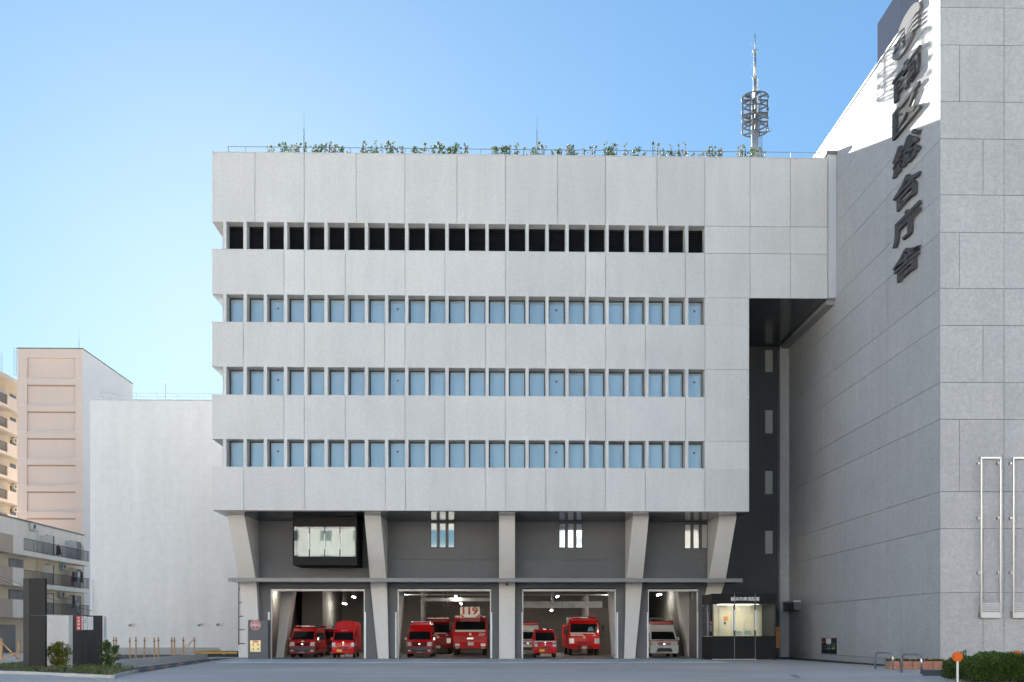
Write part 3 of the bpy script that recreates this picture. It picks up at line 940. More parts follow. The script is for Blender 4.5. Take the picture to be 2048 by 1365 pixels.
for px, py, lab in ((61, 1060.5, 'outdoor air conditioner under the roof edge of the low cream apartment'), (122, 1140, 'outdoor air conditioner under the upper balcony of the low cream apartment'), (119, 1195.5, 'outdoor air conditioner under the middle balcony of the low cream apartment')):
    ac(XA+.03, sy(px, XA), sz(px, py, XA), lab)
# washing on the balconies
cloth = {k: pmat('cloth '+k, c, .9) for k, c in dict(black=(.03,.03,.035), navy=(.03,.04,.08), brown=(.1,.04,.03), red=(.4,.03,.05), white=(.7,.7,.7), teal=(.1,.25,.27)).items()}
M['pot_leaf'] = leafmat('potted leaves', [(.02,.06,.02), (.05,.12,.03), (.1,.2,.04)])
def garment(px, zoff, f_py, w, h, c, lab):
    zb_ = sz(178, f_py, XBk)+.38
    X = XBk-.14
    y = sy(px, X)
    n = 6
    mb = MB()
    ph = random.random()*6
    top = [(X+.04*math.sin(ph+k*1.3), y-w/2+w*k/n, zb_+zoff) for k in range(n+1)]
    bot = [(X+.07*math.sin(ph+k*1.7+1), y-w*.55+w*1.1*k/n, zb_+zoff-h+.06*math.sin(k+ph)) for k in range(n+1)]
    for k in range(n):
        mb.quad(top[k], top[k+1], bot[k+1], bot[k])
    o = mb.build('garment', cloth[c], None)
    s_ = o.modifiers.new('thick', 'SOLIDIFY'); s_.thickness = .02
    MB().tube([(X, y-w*.35, zb_+zoff+.01), (X, y, zb_+zoff+.16), (X, y+w*.35, zb_+zoff+.01)], .012, 4).build('hanger', M['rail_black'], o)
    tag(o, lab, 'laundry', 'washing on the balconies')
for px, zo, fp, w, h, c, lab in (
        (146, 1.5, 1187.2, .5, .9, 'brown', 'brown garment drying on the middle balcony'), (152, 1.5, 1187.2, .6, .95, 'navy', 'navy garment drying on the middle balcony'),
        (158, 1.55, 1187.2, .4, .7, 'white', 'white garment drying on the middle balcony'), (163, 1.6, 1187.2, .5, 1.0, 'black', 'black garment drying on the middle balcony'),
        (144.5, .8, 1187.2, .35, .6, 'red', 'red cloth hanging low on the middle balcony'), (147, 1.9, 1241, .6, 1.1, 'black', 'black garment drying on the lowest balcony'),
        (155, 1.2, 1241, .4, .8, 'white', 'white cloth drying on the lowest balcony'), (117, 1.0, 1133, .8, .8, 'black', 'dark bundle hung on the top balcony railing'),
        (124, 2.05, 1187.2, .5, .4, 'teal', 'teal cloth hanging beside the balcony divider')):
    garment(px, zo, fp, w, h, c, lab)

# tall apartment at the very left edge
XT = -56.0
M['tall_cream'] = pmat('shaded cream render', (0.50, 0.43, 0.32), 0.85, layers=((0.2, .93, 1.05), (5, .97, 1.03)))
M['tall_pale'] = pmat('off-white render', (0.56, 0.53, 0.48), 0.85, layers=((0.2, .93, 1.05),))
yt0, yt1 = sy(-45, XT), sy(45, XT)
ta = thing('tall_apartment', 'tall cream apartment block cut by the left edge of the picture', 'building', (XT-5, (yt0+yt1)/2, 0))
zroof = sz(20, 769, XT)
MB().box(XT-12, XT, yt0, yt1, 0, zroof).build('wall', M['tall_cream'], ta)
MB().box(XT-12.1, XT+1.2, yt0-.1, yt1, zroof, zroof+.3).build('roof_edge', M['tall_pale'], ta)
XTb = XT+1.15
for f in range(8):
    zb_ = sz(20, 818+47.2*f, XTb)
    if zb_ < 1: break
    zf = zb_+.3
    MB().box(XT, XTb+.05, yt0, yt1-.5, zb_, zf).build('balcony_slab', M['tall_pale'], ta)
    y0_ = sy(14, XTb); y1_ = sy(33, XTb)
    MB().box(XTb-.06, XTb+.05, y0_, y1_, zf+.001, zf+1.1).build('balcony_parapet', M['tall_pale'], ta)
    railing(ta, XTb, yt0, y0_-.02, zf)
    MB().box(XT+.05, XTb-.1, y0_-.05, y0_, zf+.01, zf+1.9).build('balcony_divider', M['divider'], ta)
    door(ta, XT+.001, sy(20, XT), sy(31, XT), zf+.02, zf+2.0)
    door(ta, XT+.001, sy(-2, XT), sy(9, XT), zf+.02, zf+2.0)
    if f in (1, 3, 4):
        ac(XT, sy(26, XT), zf-.95, 'outdoor air conditioner on the tall cream apartment, ' + {1: 'highest of three', 3: 'middle of three', 4: 'lowest of three'}[f])
for px, pt, lab in ((30.5, 696, 'lattice aerial mast on the tall apartment beside the beige tower'), (1.5, 706, 'lattice aerial mast at the left edge of the picture')):
    Y = 117
    x = fx(px, Y); z0, z1 = zroof+.3, fz(px, pt, Y)
    a = thing('aerial_mast', lab, 'mast', (x, Y, z0), group='aerial masts')
    for dx in (-.13, .13):
        MB().cyl((x+dx, Y, z0), (x+dx, Y, z1), .03, n=5).build('leg', M['galv'], a)
    for k in range(10):
        z = z0+(z1-z0)*(k+.5)/10
        MB().cyl((x-.12, Y, z), (x+.12, Y, z+.1), .02, n=4).build('rung', M['galv'], a)

# ================================================================== the street behind the camera: sunlit fronts that light the shaded facade
M['tile_cream'] = pmat('cream tile front', (0.72, 0.68, 0.6), 0.7, layers=((0.3, .95, 1.04), (5, .97, 1.03)))
M['tile_white'] = pmat('white tile front', (0.8, 0.79, 0.77), 0.7, layers=((0.3, .95, 1.04), (5, .97, 1.03)))
M['street_glass'] = pmat('street window', (0.1, 0.12, 0.14), 0.08, spec=0.8)
for lab, mat, x0, x1, y1, h, in (
        ('cream tiled apartment tower across the street, left of the camera', 'tile_cream', -140, -46, -13, 21),
        ('white tiled office block across the street, left of the camera', 'tile_white', -45, -15, -12, 21),
        ('low cream shop building across the street, straight behind the camera', 'tile_cream', -14, 9, -11, 13.0),
        ('white tiled office tower across the street, right of the camera', 'tile_white', 10, 42, -13, 21),
        ('cream tiled apartment block across the street, far right of the camera', 'tile_cream', 43, 110, -12, 21)):
    b = thing('street_building', lab, 'building', ((x0+x1)/2, y1-6, 0), group='buildings across the street')
    piece('wall', M[mat], b, x0, x1, y1-12, y1, 0, h)
    piece('roof', M['joint'], b, x0-.2, x1+.2, y1-12.2, y1+.2, h, h+.25)
    n = int((x1-x0)/4.2)
    for st in range(int(h/3.2)):
        for k in range(n):
            xc = x0 + (k+.5)*(x1-x0)/n
            piece('window', M['street_glass'], b, xc-.75, xc+.75, y1-.05, y1+.03, st*3.2+1.0, st*3.2+2.3)

# ================================================================== vehicles in the garage
V = {}
V['red'] = pmat('fire red paint', (0.72, 0.010, 0.016), 0.4, spec=0.3, coat=0.15)
V['dark_red'] = pmat('deep red paint', (0.32, 0.008, 0.012), 0.4, spec=0.3, coat=0.1)
V['white'] = pmat('white vehicle paint', (0.80, 0.79, 0.75), 0.3, coat=0.7)
V['glass'] = pmat('vehicle glass', (0.012, 0.016, 0.018), 0.05, spec=0.7)
V['black'] = pmat('black vehicle plastic', (0.025, 0.025, 0.027), 0.5)
V['grey'] = pmat('grey bumper plastic', (0.07, 0.072, 0.078), 0.5)
V['lamp'] = pmat('headlamp', (0.75, 0.77, 0.78), 0.12, spec=0.8)
V['amber'] = pmat('amber lamp', (0.8, 0.3, 0.03), 0.2)
V['plate'] = pmat('white number plate', (0.8, 0.8, 0.76), 0.5)
V['yplate'] = pmat('yellow number plate', (0.82, 0.55, 0.03), 0.5)
V['plate_ink'] = pmat('plate digits', (0.05, 0.16, 0.08), 0.6)
V['tyre'] = pmat('tyre', (0.02, 0.02, 0.02), 0.85)
V['rim'] = pmat('wheel rim', (0.5, 0.5, 0.5), 0.35, metal=0.8)
V['beacon'] = pmat('red beacon', (0.42, 0.01, 0.015), 0.15, coat=0.6)
V['chrome'] = pmat('chrome', (0.7, 0.7, 0.7), 0.15, metal=1.0)
V['gold'] = pmat('gilt badge', (0.75, 0.6, 0.3), 0.35, metal=0.4)
V['stripe'] = pmat('signal red stripe', (0.6, 0.03, 0.03), 0.4)
V['canvas'] = pmat('red canvas', (0.62, 0.012, 0.02), 0.75)
V['orange'] = pmat('signal orange', (0.85, 0.09, 0.012), 0.5)
V['seat'] = pmat('blue seat cover', (0.2, 0.33, 0.42), 0.8)

class Car:
    """A vehicle facing -y, front at local y = 0. profile: (y, z, half width) round the side outline, front first, bottom to top."""
    def __init__(s, name, label, cat, px, Y, profile, mat, rz=0.0, group='vehicles in the garage'):
        s.root = thing(name, label, cat, (fx(px, Y), Y, 0.014), rz, group)
        s.p = profile
        mb = MB()
        n = len(profile)
        for sg in (-1, 1):
            for y, z, w in profile:
                mb.v.append((sg*w, y, z))
        mb.f += [tuple(range(n)), tuple(range(2*n-1, n-1, -1))]
        mb.f += [(i, n+i, n+(i+1) % n, (i+1) % n) for i in range(n)]
        s.body = mb.build('body', V[mat], s.root, bevel=.05, seg=3, local=True)
        bm = bmesh.new(); bm.from_mesh(s.body.data); bmesh.ops.recalc_face_normals(bm, faces=bm.faces); bm.to_mesh(s.body.data); bm.free()
        top = max(range(n), key=lambda i: profile[i][1])
        s.front = profile[:top+1]
    def at(s, z):
        for (y0, z0, w0), (y1, z1, w1) in zip(s.front[:-1], s.front[1:]):
            if z0 <= z <= z1 and z1 > z0:
                t = (z-z0)/(z1-z0)
                return y0+(y1-y0)*t, w0+(w1-w0)*t
        return s.front[0][0], s.front[0][2]
    def plate(s, name, mat, z0, z1, a0, b0, a1=None, b1=None, off=.012, th=.03, parent=None):
        """A fitting lying on the sloping front between heights z0 and z1, from a to b across (a1, b1 at the top)."""
        a1 = a0 if a1 is None else a1; b1 = b0 if b1 is None else b1
        y0, _ = s.at(z0); y1, _ = s.at(z1)
        n = Vector((0, -(z1-z0), (y1-y0))).normalized()
        o, i = n*off, n*(off-th)
        q = lambda x, y, z, d: (x, y+d.y, z+d.z)
        mb = MB().hexa([q(a0,y0,z0,i), q(b0,y0,z0,i), q(b1,y1,z1,i), q(a1,y1,z1,i)], [q(a0,y0,z0,o), q(b0,y0,z0,o), q(b1,y1,z1,o), q(a1,y1,z1,o)])
        return mb.build(name, V[mat] if isinstance(mat, str) else mat, parent or s.root, local=True)
    def side(s, name, mat, sg, ya, yb, z0, z1, w0, w1, off=.012, slant=0):
        mb = MB().hexa([(sg*(w0-.02),ya,z0),(sg*(w0-.02),yb,z0),(sg*(w1-.02),yb,z1),(sg*(w1-.02),ya+slant,z1)], [(sg*(w0+off),ya,z0),(sg*(w0+off),yb,z0),(sg*(w1+off),yb,z1),(sg*(w1+off),ya+slant,z1)])
        return mb.build(name, V[mat], s.root, local=True)
    def box(s, name, mat, x0, x1, y0, y1, z0, z1, bevel=.02, parent=None):
        return MB().box(x0, x1, y0, y1, z0, z1).build(name, V[mat] if isinstance(mat, str) else mat, parent or s.root, bevel=bevel, local=True)
    def wheels(s, ys, r, w, half, doubled=()):
        for y in ys:
            for sg in (-1, 1):
                x1 = sg*half; x0 = sg*(half-w)
                t = MB().cyl((x0, y, r), (x1, y, r), r, n=20).build('wheel', V['tyre'], s.root, bevel=.02, local=True)
                MB().cyl((x1-sg*.01, y, r), (x1+sg*.008, y, r), r*.62, r*.55, n=16).build('rim', V['rim'], t, local=True)
    def number(s, z, x=0.0, yellow=False, w=.33, h=.165, off=.035, txt='119'):
        p = s.plate('number_plate', 'yplate' if yellow else 'plate', z, z+h, x-w/2, x+w/2, off=off, th=.02)
        y, _ = s.at(z+h/2)
        return p
    def mirrors(s, x, y, z, mat, w=.16, h=.26, arm=.1):
        for sg in (-1, 1):
            m = s.box('mirror', mat, min(sg*x, sg*(x+w)), max(sg*x, sg*(x+w)), y, y+.08, z, z+h, bevel=.02)
            MB().tube([(sg*(x+.02), y+.04, z+h*.4), (sg*(x-arm), y+.12, z+h*.1)], .018, 5).build('mirror_arm', V['black'], m, local=True)
    def badge(s, z, r=.09, x=0.0, mat='gold'):
        y, _ = s.at(z)
        MB().cyl((x, y+.03, z), (x, y-.035, z+.004), r, r*.85, 12).build('badge', V[mat], s.root, local=True)
    def lettered(s, txt, z, x, w, h, mat='white', off=.02):
        y, _ = s.at(z)
        o = lettering('lettering', txt, V[mat], None, (0,0,0), w, h, .01, .01)
        o.parent = s.root; o.location = (x, y-off, z)
    def lightbar(s, y, z, w, h=.13, d=.32, centre=True):
        b = s.box('light_bar', 'beacon', -w/2, w/2, y, y+d, z, z+h, bevel=.04)
        if centre:
            s.box('siren', 'white', -w*.16, w*.16, y-.012, y+d*.6, z+h*.2, z+h*.75, bevel=.01, parent=b)
        for x in (-w*.38, w*.38):
            s.box('light_bar_foot', 'black', x-.04, x+.04, y+.1, y+d-.1, z-.06, z+.001, bevel=0, parent=b)

def van(name, label, px, Y, mat='red', high=0.0, w=.845, L=4.7, cat='van', grille='black', bumper='grey', rz=0.0):
    h = 1.93+high
    prof = [(.10,.24,w*.94),(.0,.36,w*.98),(.0,.66,w),(.05,.80,w),(.20,1.02,w*.99),(.34,1.13,w*.98),(.88,1.72,w*.90)]
    if high:
        prof += [(1.05,1.86,w*.87),(1.22,h-.05,w*.80),(1.5,h,w*.78)]
    else:
        prof += [(1.10,1.88,w*.87),(1.5,h,w*.84)]
    prof += [(L-.25,h,w*.82),(L-.05,h-.12,w*.85),(L,1.05,w),(L,.30,w*.97),(L-.3,.24,w*.94)]
    c = Car(name, label, cat, px, Y, prof, mat, rz)
    c.plate('windscreen', 'glass', 1.17, 1.69, -w*.86, w*.86, -w*.78, w*.78, off=.006)
    c.plate('bumper', bumper, .30, .70, -w*.985, w*.985, off=.035, th=.06)
    c.plate('air_intake', 'black', .36, .50, -w*.55, w*.55, off=.045)
    g = c.plate('grille', grille, .74, .96, -w*.52, w*.52, -w*.58, w*.58, off=.025)
    for sg in (-1, 1):
        a, b = sorted((sg*w*.60, sg*w*.99)); a1, b1 = sorted((sg*w*.64, sg*w*.985))
        c.plate('headlamp', 'lamp', .76, 1.0, a, b, a1, b1, off=.02)
        a, b = sorted((sg*w*.90, sg*w*1.0))
        c.plate('indicator', 'amber', .80, .96, a, b, off=.024)
        a, b = sorted((sg*w*.70, sg*w*.84))
        c.plate('fog_lamp', 'lamp', .42, .50, a, b, off=.05)
        c.side('side_window', 'glass', sg, .72, 1.45, 1.16, 1.62, w*.985, w*.91, slant=.38)
        c.side('side_window', 'glass', sg, 1.6, 2.75, 1.16, 1.62, w*.985, w*.91)
        c.side('side_window', 'glass', sg, 2.9, 4.2, 1.16, 1.62, w*.985, w*.91)
    c.badge(.86, .07, mat='chrome')
    c.number(.34)
    c.wheels((.85, 3.5), .33, .2, w*.99)
    c.mirrors(w+.03, .62, 1.12, mat if mat == 'white' else 'chrome', .13, .2)
    for sg in (-1, 1):
        MB().tube([(sg*.35, c.at(1.17)[0]-.03, 1.17), (sg*.05, c.at(1.22)[0]-.03, 1.22)], .012, 4).build('wiper', V['black'], c.root, local=True)
    return c

# bay 1
c = van('command_van', 'red command van with light bar, left in the first garage bay', 604, 66.2)
c.lightbar(1.25, 1.99, 1.35)
c.badge(1.06, .05)
c.plate('reflective_band', 'white', 1.035, 1.055, -.12, .12, off=.012)
c.side('door_lettering', 'white', 1, 1.6, 1.95, .98, 1.06, .84, .835)
def kei(name, label, px, Y, truck=True, rz=0.0):
    w = .73
    if truck:
        prof = [(.12,.26,w*.95),(.0,.34,w),(.0,.62,w),(.04,.95,w),(.12,1.10,w*.99),(.55,1.68,w*.90),(.72,1.80,w*.86),(1.38,1.82,w*.86),(1.48,1.7,w*.9),(1.5,.42,w),(1.3,.26,w*.95)]
    else:
        prof = [(.12,.26,w*.95),(.0,.34,w),(.0,.62,w),(.05,.92,w),(.16,1.06,w*.99),(.62,1.66,w*.89),(.85,1.80,w*.84),(2.9,1.86,w*.84),(3.2,1.75,w*.88),(3.38,1.0,w),(3.38,.30,w)]
    c = Car(name, label, 'truck' if truck else 'van', px, Y, prof, 'red', rz)
    c.plate('windscreen', 'glass', 1.14 if truck else 1.10, 1.64, -w*.86, w*.86, -w*.79, w*.79, off=.006)
    for sg in (-1, 1):
        a, b = sorted((sg*w*.68, sg*w*.98))
        c.plate('headlamp', 'lamp', .72, .98, a, b, off=.02)
        c.side('side_window', 'glass', sg, .52, 1.30, 1.10, 1.60, w*.985, w*.91, slant=.3)
        a, b = sorted((sg*w*.72, sg*w*.86))
        c.plate('fog_lamp', 'lamp', .44, .50, a, b, off=.03)
    c.plate('bumper', 'red', .32, .60, -w*.985, w*.985, off=.05, th=.07)
    c.plate('grille', 'black', .62, .69, -w*.5, w*.5, off=.014)
    c.plate('air_intake', 'black', .48, .56, -w*.42, w*.42, off=.062)
    c.number(.38, -.22, True, off=.075)
    c.badge(.98, .05, mat='chrome'); c.badge(.84, .055, mat='gold')
    c.wheels((.62, 2.45), .27, .16, w*.985)
    c.mirrors(w+.02, .5, 1.12, 'red', .12, .2)
    return c
c = kei('canvas_truck', 'small red truck with a canvas cover, right in the first garage bay', 686, 65.6)
w = .73
cv = MB()
prof = [(-w,.55),(-w,2.10),(-w*.86,2.32),(0,2.46),(w*.86,2.32),(w,2.10),(w,.55)]
cv.prism([(x,1.52,z) for x, z in prof], (0,1.85,0))
cv.build('canvas_cover', V['canvas'], c.root, bevel=.04, local=True)
MB().box(-w*.92, w*.92, 1.53, 3.38, .36, .549).build('load_bed', V['red'], c.root, local=True)
for x in (-.25, .25):
    MB().box(x-.012, x+.012, 1.50, 1.519, 1.85, 2.39).build('canvas_strap', V['stripe'], c.root, local=True)
c.plate('cab_lettering', 'white', 1.745, 1.765, -.2, .2, off=.012)
c.side('door_lettering', 'white', 1, .7, 1.2, .78, .88, .73, .73)
c = van('command_van', 'dark red van parked behind the command van in the first bay', 652, 74.5, 'dark_red')
c.lightbar(1.25, 1.99, 1.3)

# fire engines
def engine(name, label, px, Y, mat='red', w=1.12, h=2.72, L=6.6, cat='fire engine'):
    prof = [(.12,.46,w*.96),(.0,.52,w),(.0,1.02,w),(.02,1.30,w),(.10,1.62,w),(.30,2.30,w*.95),(.48,2.46,w*.92),(2.0,2.50,w*.92),(2.1,1.4,w),(2.1,.5,w)]
    c = Car(name, label, cat, px, Y, prof, mat)
    c.plate('windscreen', 'glass', 1.66, 2.28, -w*.90, w*.90, -w*.85, w*.85, off=.006)
    for sg in (-1, 1):
        a, b = sorted((sg*w*.66, sg*w*.97))
        c.plate('headlamp', 'lamp', .86, 1.22, a, b, off=.02)
        c.side('side_window', 'glass', sg, .35, 1.15, 1.55, 2.2, w*.99, w*.96, slant=.12)
        c.side('side_window', 'glass', sg, 1.28, 1.95, 1.55, 2.2, w*.99, w*.96)
        MB().tube([(sg*w*.95, .25, 2.3), (sg*(w+.22), .12, 2.25), (sg*(w+.22), .12, 1.7)], .02, 5).build('mirror_arm', V['black'], c.root, local=True)
        for z in (1.86, 1.58):
            c.box('mirror', 'black', min(sg*(w+.14), sg*(w+.32)), max(sg*(w+.14), sg*(w+.32)), .05, .13, z, z+.25)
        # body lockers
        for k in range(3):
            c.box('locker', mat, sg*w-.03 if sg > 0 else -w-.01, w+.01 if sg > 0 else -w+.03, 2.32+k*1.3, 3.55+k*1.3, .62, 2.2, bevel=.02)
            c.box('locker_handle', 'chrome', sg*(w+.012)-.012, sg*(w+.012)+.012, 2.5+k*1.3, 2.75+k*1.3, 1.18, 1.22, bevel=0)
    c.box('pump_body', mat, -w+.001, w-.001, 2.14, L, .5, 2.25, bevel=.04)
    c.plate('bumper', mat, .50, .80, -w*1.0, w*1.0, off=.09, th=.1)
    c.plate('air_intake', 'black', .60, .70, -w*.5, w*.5, off=.1)
    c.number(.50, 0, False, .38, .19, off=.115)
    c.plate('grille', 'dark_red', .88, 1.0, -w*.45, w*.45, off=.016)
    c.badge(1.30, .10)
    c.plate('white_sill', 'white', 1.56, 1.64, -w*.9, w*.75, -w*.88, w*.55, off=.018)
    c.plate('front_lettering', 'white', 1.40, 1.50, -w*.86, -w*.05, off=.014)
    c.plate('front_lettering', 'white', 1.42, 1.47, w*.55, w*.75, off=.014)
    c.box('roof_visor', mat, -w*.94, w*.94, .30, .9, 2.44, 2.62, bevel=.06)
    c.lightbar(.34, 2.66, w*1.72, .16, .4)
    c.wheels((1.0, 4.6), .42, .26, w*.98)
    c.box('ladder_rack', 'galv' if 'galv' in V else 'chrome', -.5, .4, 2.3, L-.3, 2.3, 2.36, bevel=0)
    return c
c = van('rescue_van', 'red high roof rescue van with roof rack in the second garage bay', 838.5, 66.4, high=.28)
for x in (-.62, .62):
    MB().tube([(x, 1.5, 2.36), (x, 4.4, 2.36)], .02, 5).build('rack_rail', V['chrome'], c.root, local=True)
for y in (1.5, 2.2, 2.9, 3.6, 4.3):
    MB().tube([(-.62, y, 2.2), (-.62, y, 2.37), (.62, y, 2.37), (.62, y, 2.2)], .018, 5).build('rack_hoop', V['chrome'], c.root, local=True)
c.box('beacon', 'beacon', -.6, -.35, 1.35, 1.6, 2.21, 2.36, bevel=.04)
c.box('beacon', 'beacon', .35, .6, 1.35, 1.6, 2.21, 2.36, bevel=.04)
c.box('roof_sign', 'red', -.55, .55, 1.22, 1.42, 2.10, 2.32, bevel=.02)
c.plate('grille_lamp', 'stripe', .82, .88, -.32, -.15, off=.05); c.plate('grille_lamp', 'stripe', .82, .88, .15, .32, off=.05)
engine('pump_engine', 'dark red pumping engine behind the rescue van, second bay', 876, 77.0, 'dark_red', w=1.0, L=5.5)

# ladder truck
w = 1.22
prof = [(.12,.50,w*.95),(.0,.56,w),(.0,1.05,w),(.03,1.40,w),(.10,1.72,w),(.30,2.50,w*.96),(.45,2.66,w*.93),(2.3,2.68,w*.93),(2.4,1.4,w),(2.4,.55,w)]
c = Car('ladder_truck', 'red ladder truck with a white and red 119 board on its basket', 'fire engine', 940.5, 73.2, prof, 'red')
c.plate('windscreen', 'glass', 1.80, 2.48, -w*.90, w*.90, -w*.86, w*.86, off=.006)
c.plate('white_sill', 'white', 1.70, 1.84, -w*.90, w*.90, -w*.88, w*.88, off=.016)
for sg in (-1, 1):
    a, b = sorted((sg*w*.62, sg*w*.90))
    c.plate('headlamp', 'lamp', .66, .86, a, b, off=.10)
    a, b = sorted((sg*w*.66, sg*w*.86))
    c.plate('fog_lamp', 'lamp', .52, .62, a, b, off=.09)
    MB().tube([(sg*w*.95, .3, 2.5), (sg*(w+.2), .15, 2.4), (sg*(w+.2), .15, 1.9)], .02, 5).build('mirror_arm', V['black'], c.root, local=True)
    c.box('mirror', 'black', min(sg*(w+.1), sg*(w+.3)), max(sg*(w+.1), sg*(w+.3)), .08, .16, 1.85, 2.3)
    c.side('side_window', 'glass', sg, .4, 1.3, 1.7, 2.35, w*.99, w*.965, slant=.1)
    c.box('beacon', 'beacon', min(sg*.72, sg*1.14), max(sg*.72, sg*1.14), .5, .85, 2.70, 2.92, bevel=.05)
c.plate('bumper', 'red', .54, .98, -w*1.0, w*1.0, off=.085, th=.1)
c.plate('air_intake', 'black', .70, .78, -w*.35, -.2, off=.095)
c.number(.72, .04, False, .42, .24, off=.115)
for z in (1.12, 1.22, 1.32):
    c.plate('grille_bar', 'dark_red', z, z+.04, -w*.7, w*.7, off=.02)
c.badge(1.52, .11)
c.lettered('HINO', 1.22, 0.0, .42, .13, 'chrome', .06)
c.plate('front_lettering', 'white', 1.50, 1.58, w*.5, w*.86, off=.014)
c.plate('front_lettering', 'white', 1.40, 1.44, w*.5, w*.8, off=.014)
c.wheels((1.1, 5.2), .48, .3, w*.97)
c.box('chassis_body', 'red', -w+.001, w-.001, 2.45, 8.5, .6, 1.5, bevel=.04)
c.box('ladder', 'chrome', -.45, .45, 1.2, 9.0, 2.75, 3.05, bevel=.02)
bk = c.box('basket', 'dark_red', -.75, .75, -.12, .9, 2.42, 2.80, bevel=.03)
bd = c.box('basket_board', 'white', -.72, .70, -.22, -.17, 2.70, 3.50, bevel=.04)
o = lettering('board_lettering', '119', V['orange'], None, (0,0,0), 1.1, .56, .012, .035); o.parent = bd; o.location = (0, -.222, 3.2)
for sg in (-1, 1):
    MB().prism([(sg*.68,-.226,2.73),(sg*.68,-.226,3.0),(sg*.36,-.226,2.73)], (0,.004,0)).build('board_stripe', V['orange'], bd, local=True)
MB().tube([(.72,-.1,2.75),(.86,-.1,2.8),(.86,-.1,3.4),(.74,-.1,3.46)], .02, 5).build('basket_rail', V['chrome'], bk, local=True)

# bay 3
def ambulance(label, px, Y):
    c = van('ambulance', label, px, Y, 'white', high=.42, w=.94, L=5.6, cat='ambulance', grille='white', bumper='white')
    c.box('light_bar', 'beacon', -.80, .80, 1.02, 1.5, 2.16, 2.42, bevel=.07)
    c.plate('red_stripe', 'stripe', 1.06, 1.10, -.93, .93, off=.013)
    for sg in (-1, 1):
        c.side('red_stripe', 'stripe', sg, .3, 5.5, 1.04, 1.10, .935, .935)
        a, b = sorted((sg*.06, sg*.46))
        c.plate('grille_slot', 'black', .90, .945, a, b, off=.03)
        a, b = sorted((sg*.1, sg*.42))
        c.plate('grille_lamp', 'stripe', .80, .86, a, b, off=.035)
    c.plate('front_lettering', 'stripe', 1.115, 1.125, -.5, .0, off=.012)
    c.plate('lower_grille', 'black', .50, .60, -.45, .45, off=.05)
    return c
ambulance('white ambulance parked behind the tiny red van, third bay', 1056, 72.5)
c = kei('mini_van', 'tiny bright red van with yellow plate, third garage bay', 1090.5, 65.8, truck=False)
c.plate('white_band', 'white', 1.02, 1.08, -.70, .70, off=.014)
c.box('beacon', 'beacon', -.3, .3, 1.0, 1.25, 1.82, 1.95, bevel=.04)
c.box('siren', 'chrome', -.12, .12, .9, 1.0, 1.80, 1.90, bevel=.02)
c = engine('fire_engine', 'bright red fire engine with wide light bar, third garage bay', 1168.5, 73.0)
c.box('equipment_box', 'white', -1.05, -.55, 2.0, 3.2, 2.3, 2.78, bevel=.03)
c.plate('seat_cover', 'seat', 1.74, 2.05, .25, .7, .35, .6, off=.009, th=.01)
# bay 4
ambulance('white ambulance with red roof light, right hand garage bay', 1329, 67.0)

# ------------------------------------------------------------------ strip lights hanging in the garage
M['tube'] = emitmat('lit tube', (1.0, 0.95, 0.85), 24.0)
def strip(px, py, label, z=4.45):
    fwd = (z-EYE)*FPX/(HORIZON-py)
    Y = min(fwd-.3, 80)
    x = fx(px, Y); z = fz(px, py, Y)
    t = thing('strip_light', label, 'lamp', (x, Y, z), group='strip lights in the garage')
    MB().box(x-.09, x+.09, Y-.75, Y+.75, z+.03, z+.10).build('housing', M['white'], t)
    MB().cyl((x, Y-.72, z), (x, Y+.72, z), .045, n=8).build('tube', M['tube'], t)
    for q in (-.5, .5):
        MB().cyl((x, Y+q, z+.10), (x, Y+q, 5.36), .012, n=4).build('hanger', M['galv'], t)
for px, py, lab in (
        (570.5, 1183.7, 'lit strip light at the top left of the first bay'), (651, 1194.5, 'lit strip light in the middle of the first bay'), (707.5, 1194.5, 'lit strip light at the right of the first bay'), (689.5, 1208, 'low lit strip light at the back of the first bay'),
        (803.2, 1184.3, 'lit strip light at the top left corner of the second bay'), (811, 1194.7, 'second lit strip light from the left in the second bay'), (830.7, 1208, 'low lit strip light at the left of the second bay'), (911.5, 1193.6, 'lit strip light in the middle of the second bay'), (922, 1208, 'lit strip light above the 119 board'),
        (1114.6, 1193.6, 'lit strip light in the middle of the third bay'), (1103, 1221.6, 'low lit strip light above the tiny red van'), (1223.4, 1184.3, 'lit strip light at the top right corner of the third bay'), (1214.6, 1194.7, 'second lit strip light from the right in the third bay'), (1194, 1218.4, 'low lit strip light above the fire engine'),
        (1318, 1190, 'lit strip light in the right hand bay')):
    strip(px, py, lab)

# ================================================================== forecourt, verge and street details
M['apron'] = pmat('pale concrete apron', (0.74, 0.73, 0.71), 0.85, layers=((0.3, .92, 1.06), (8, .96, 1.04)))
M['kerb'] = pmat('concrete kerb', (0.50, 0.495, 0.48), 0.85, layers=((0.8, .9, 1.06), (12, .94, 1.06)))
M['dark_asphalt'] = pmat('fresh black asphalt', (0.055, 0.056, 0.06), 0.85, layers=((0.8, .9, 1.1), (30, .88, 1.12)))
M['orange_paint'] = pmat('orange road paint', (0.78, 0.30, 0.10), 0.7, layers=((6, .85, 1.1),))
M['white_paint'] = pmat('worn white road paint', (0.55, 0.56, 0.57), 0.8, layers=((5, .75, 1.15),))
M['soil'] = pmat('soil', (0.10, 0.085, 0.065), 0.95, layers=((1.5, .8, 1.2), (12, .8, 1.2)))
def sheet(name, pts, z, mat, parent=None):
    o = MB().quad(*[(p[0], p[1], z) for p in pts]).build(name, mat, parent)
    if parent is None: tag(o, kind='structure')
    return o
xa_, xb_ = fx(497, 62), fx(1399, 62)
ap_ = tag(thing('forecourt', None, None, (0, 61, 0)), kind='structure')
nseg = 15
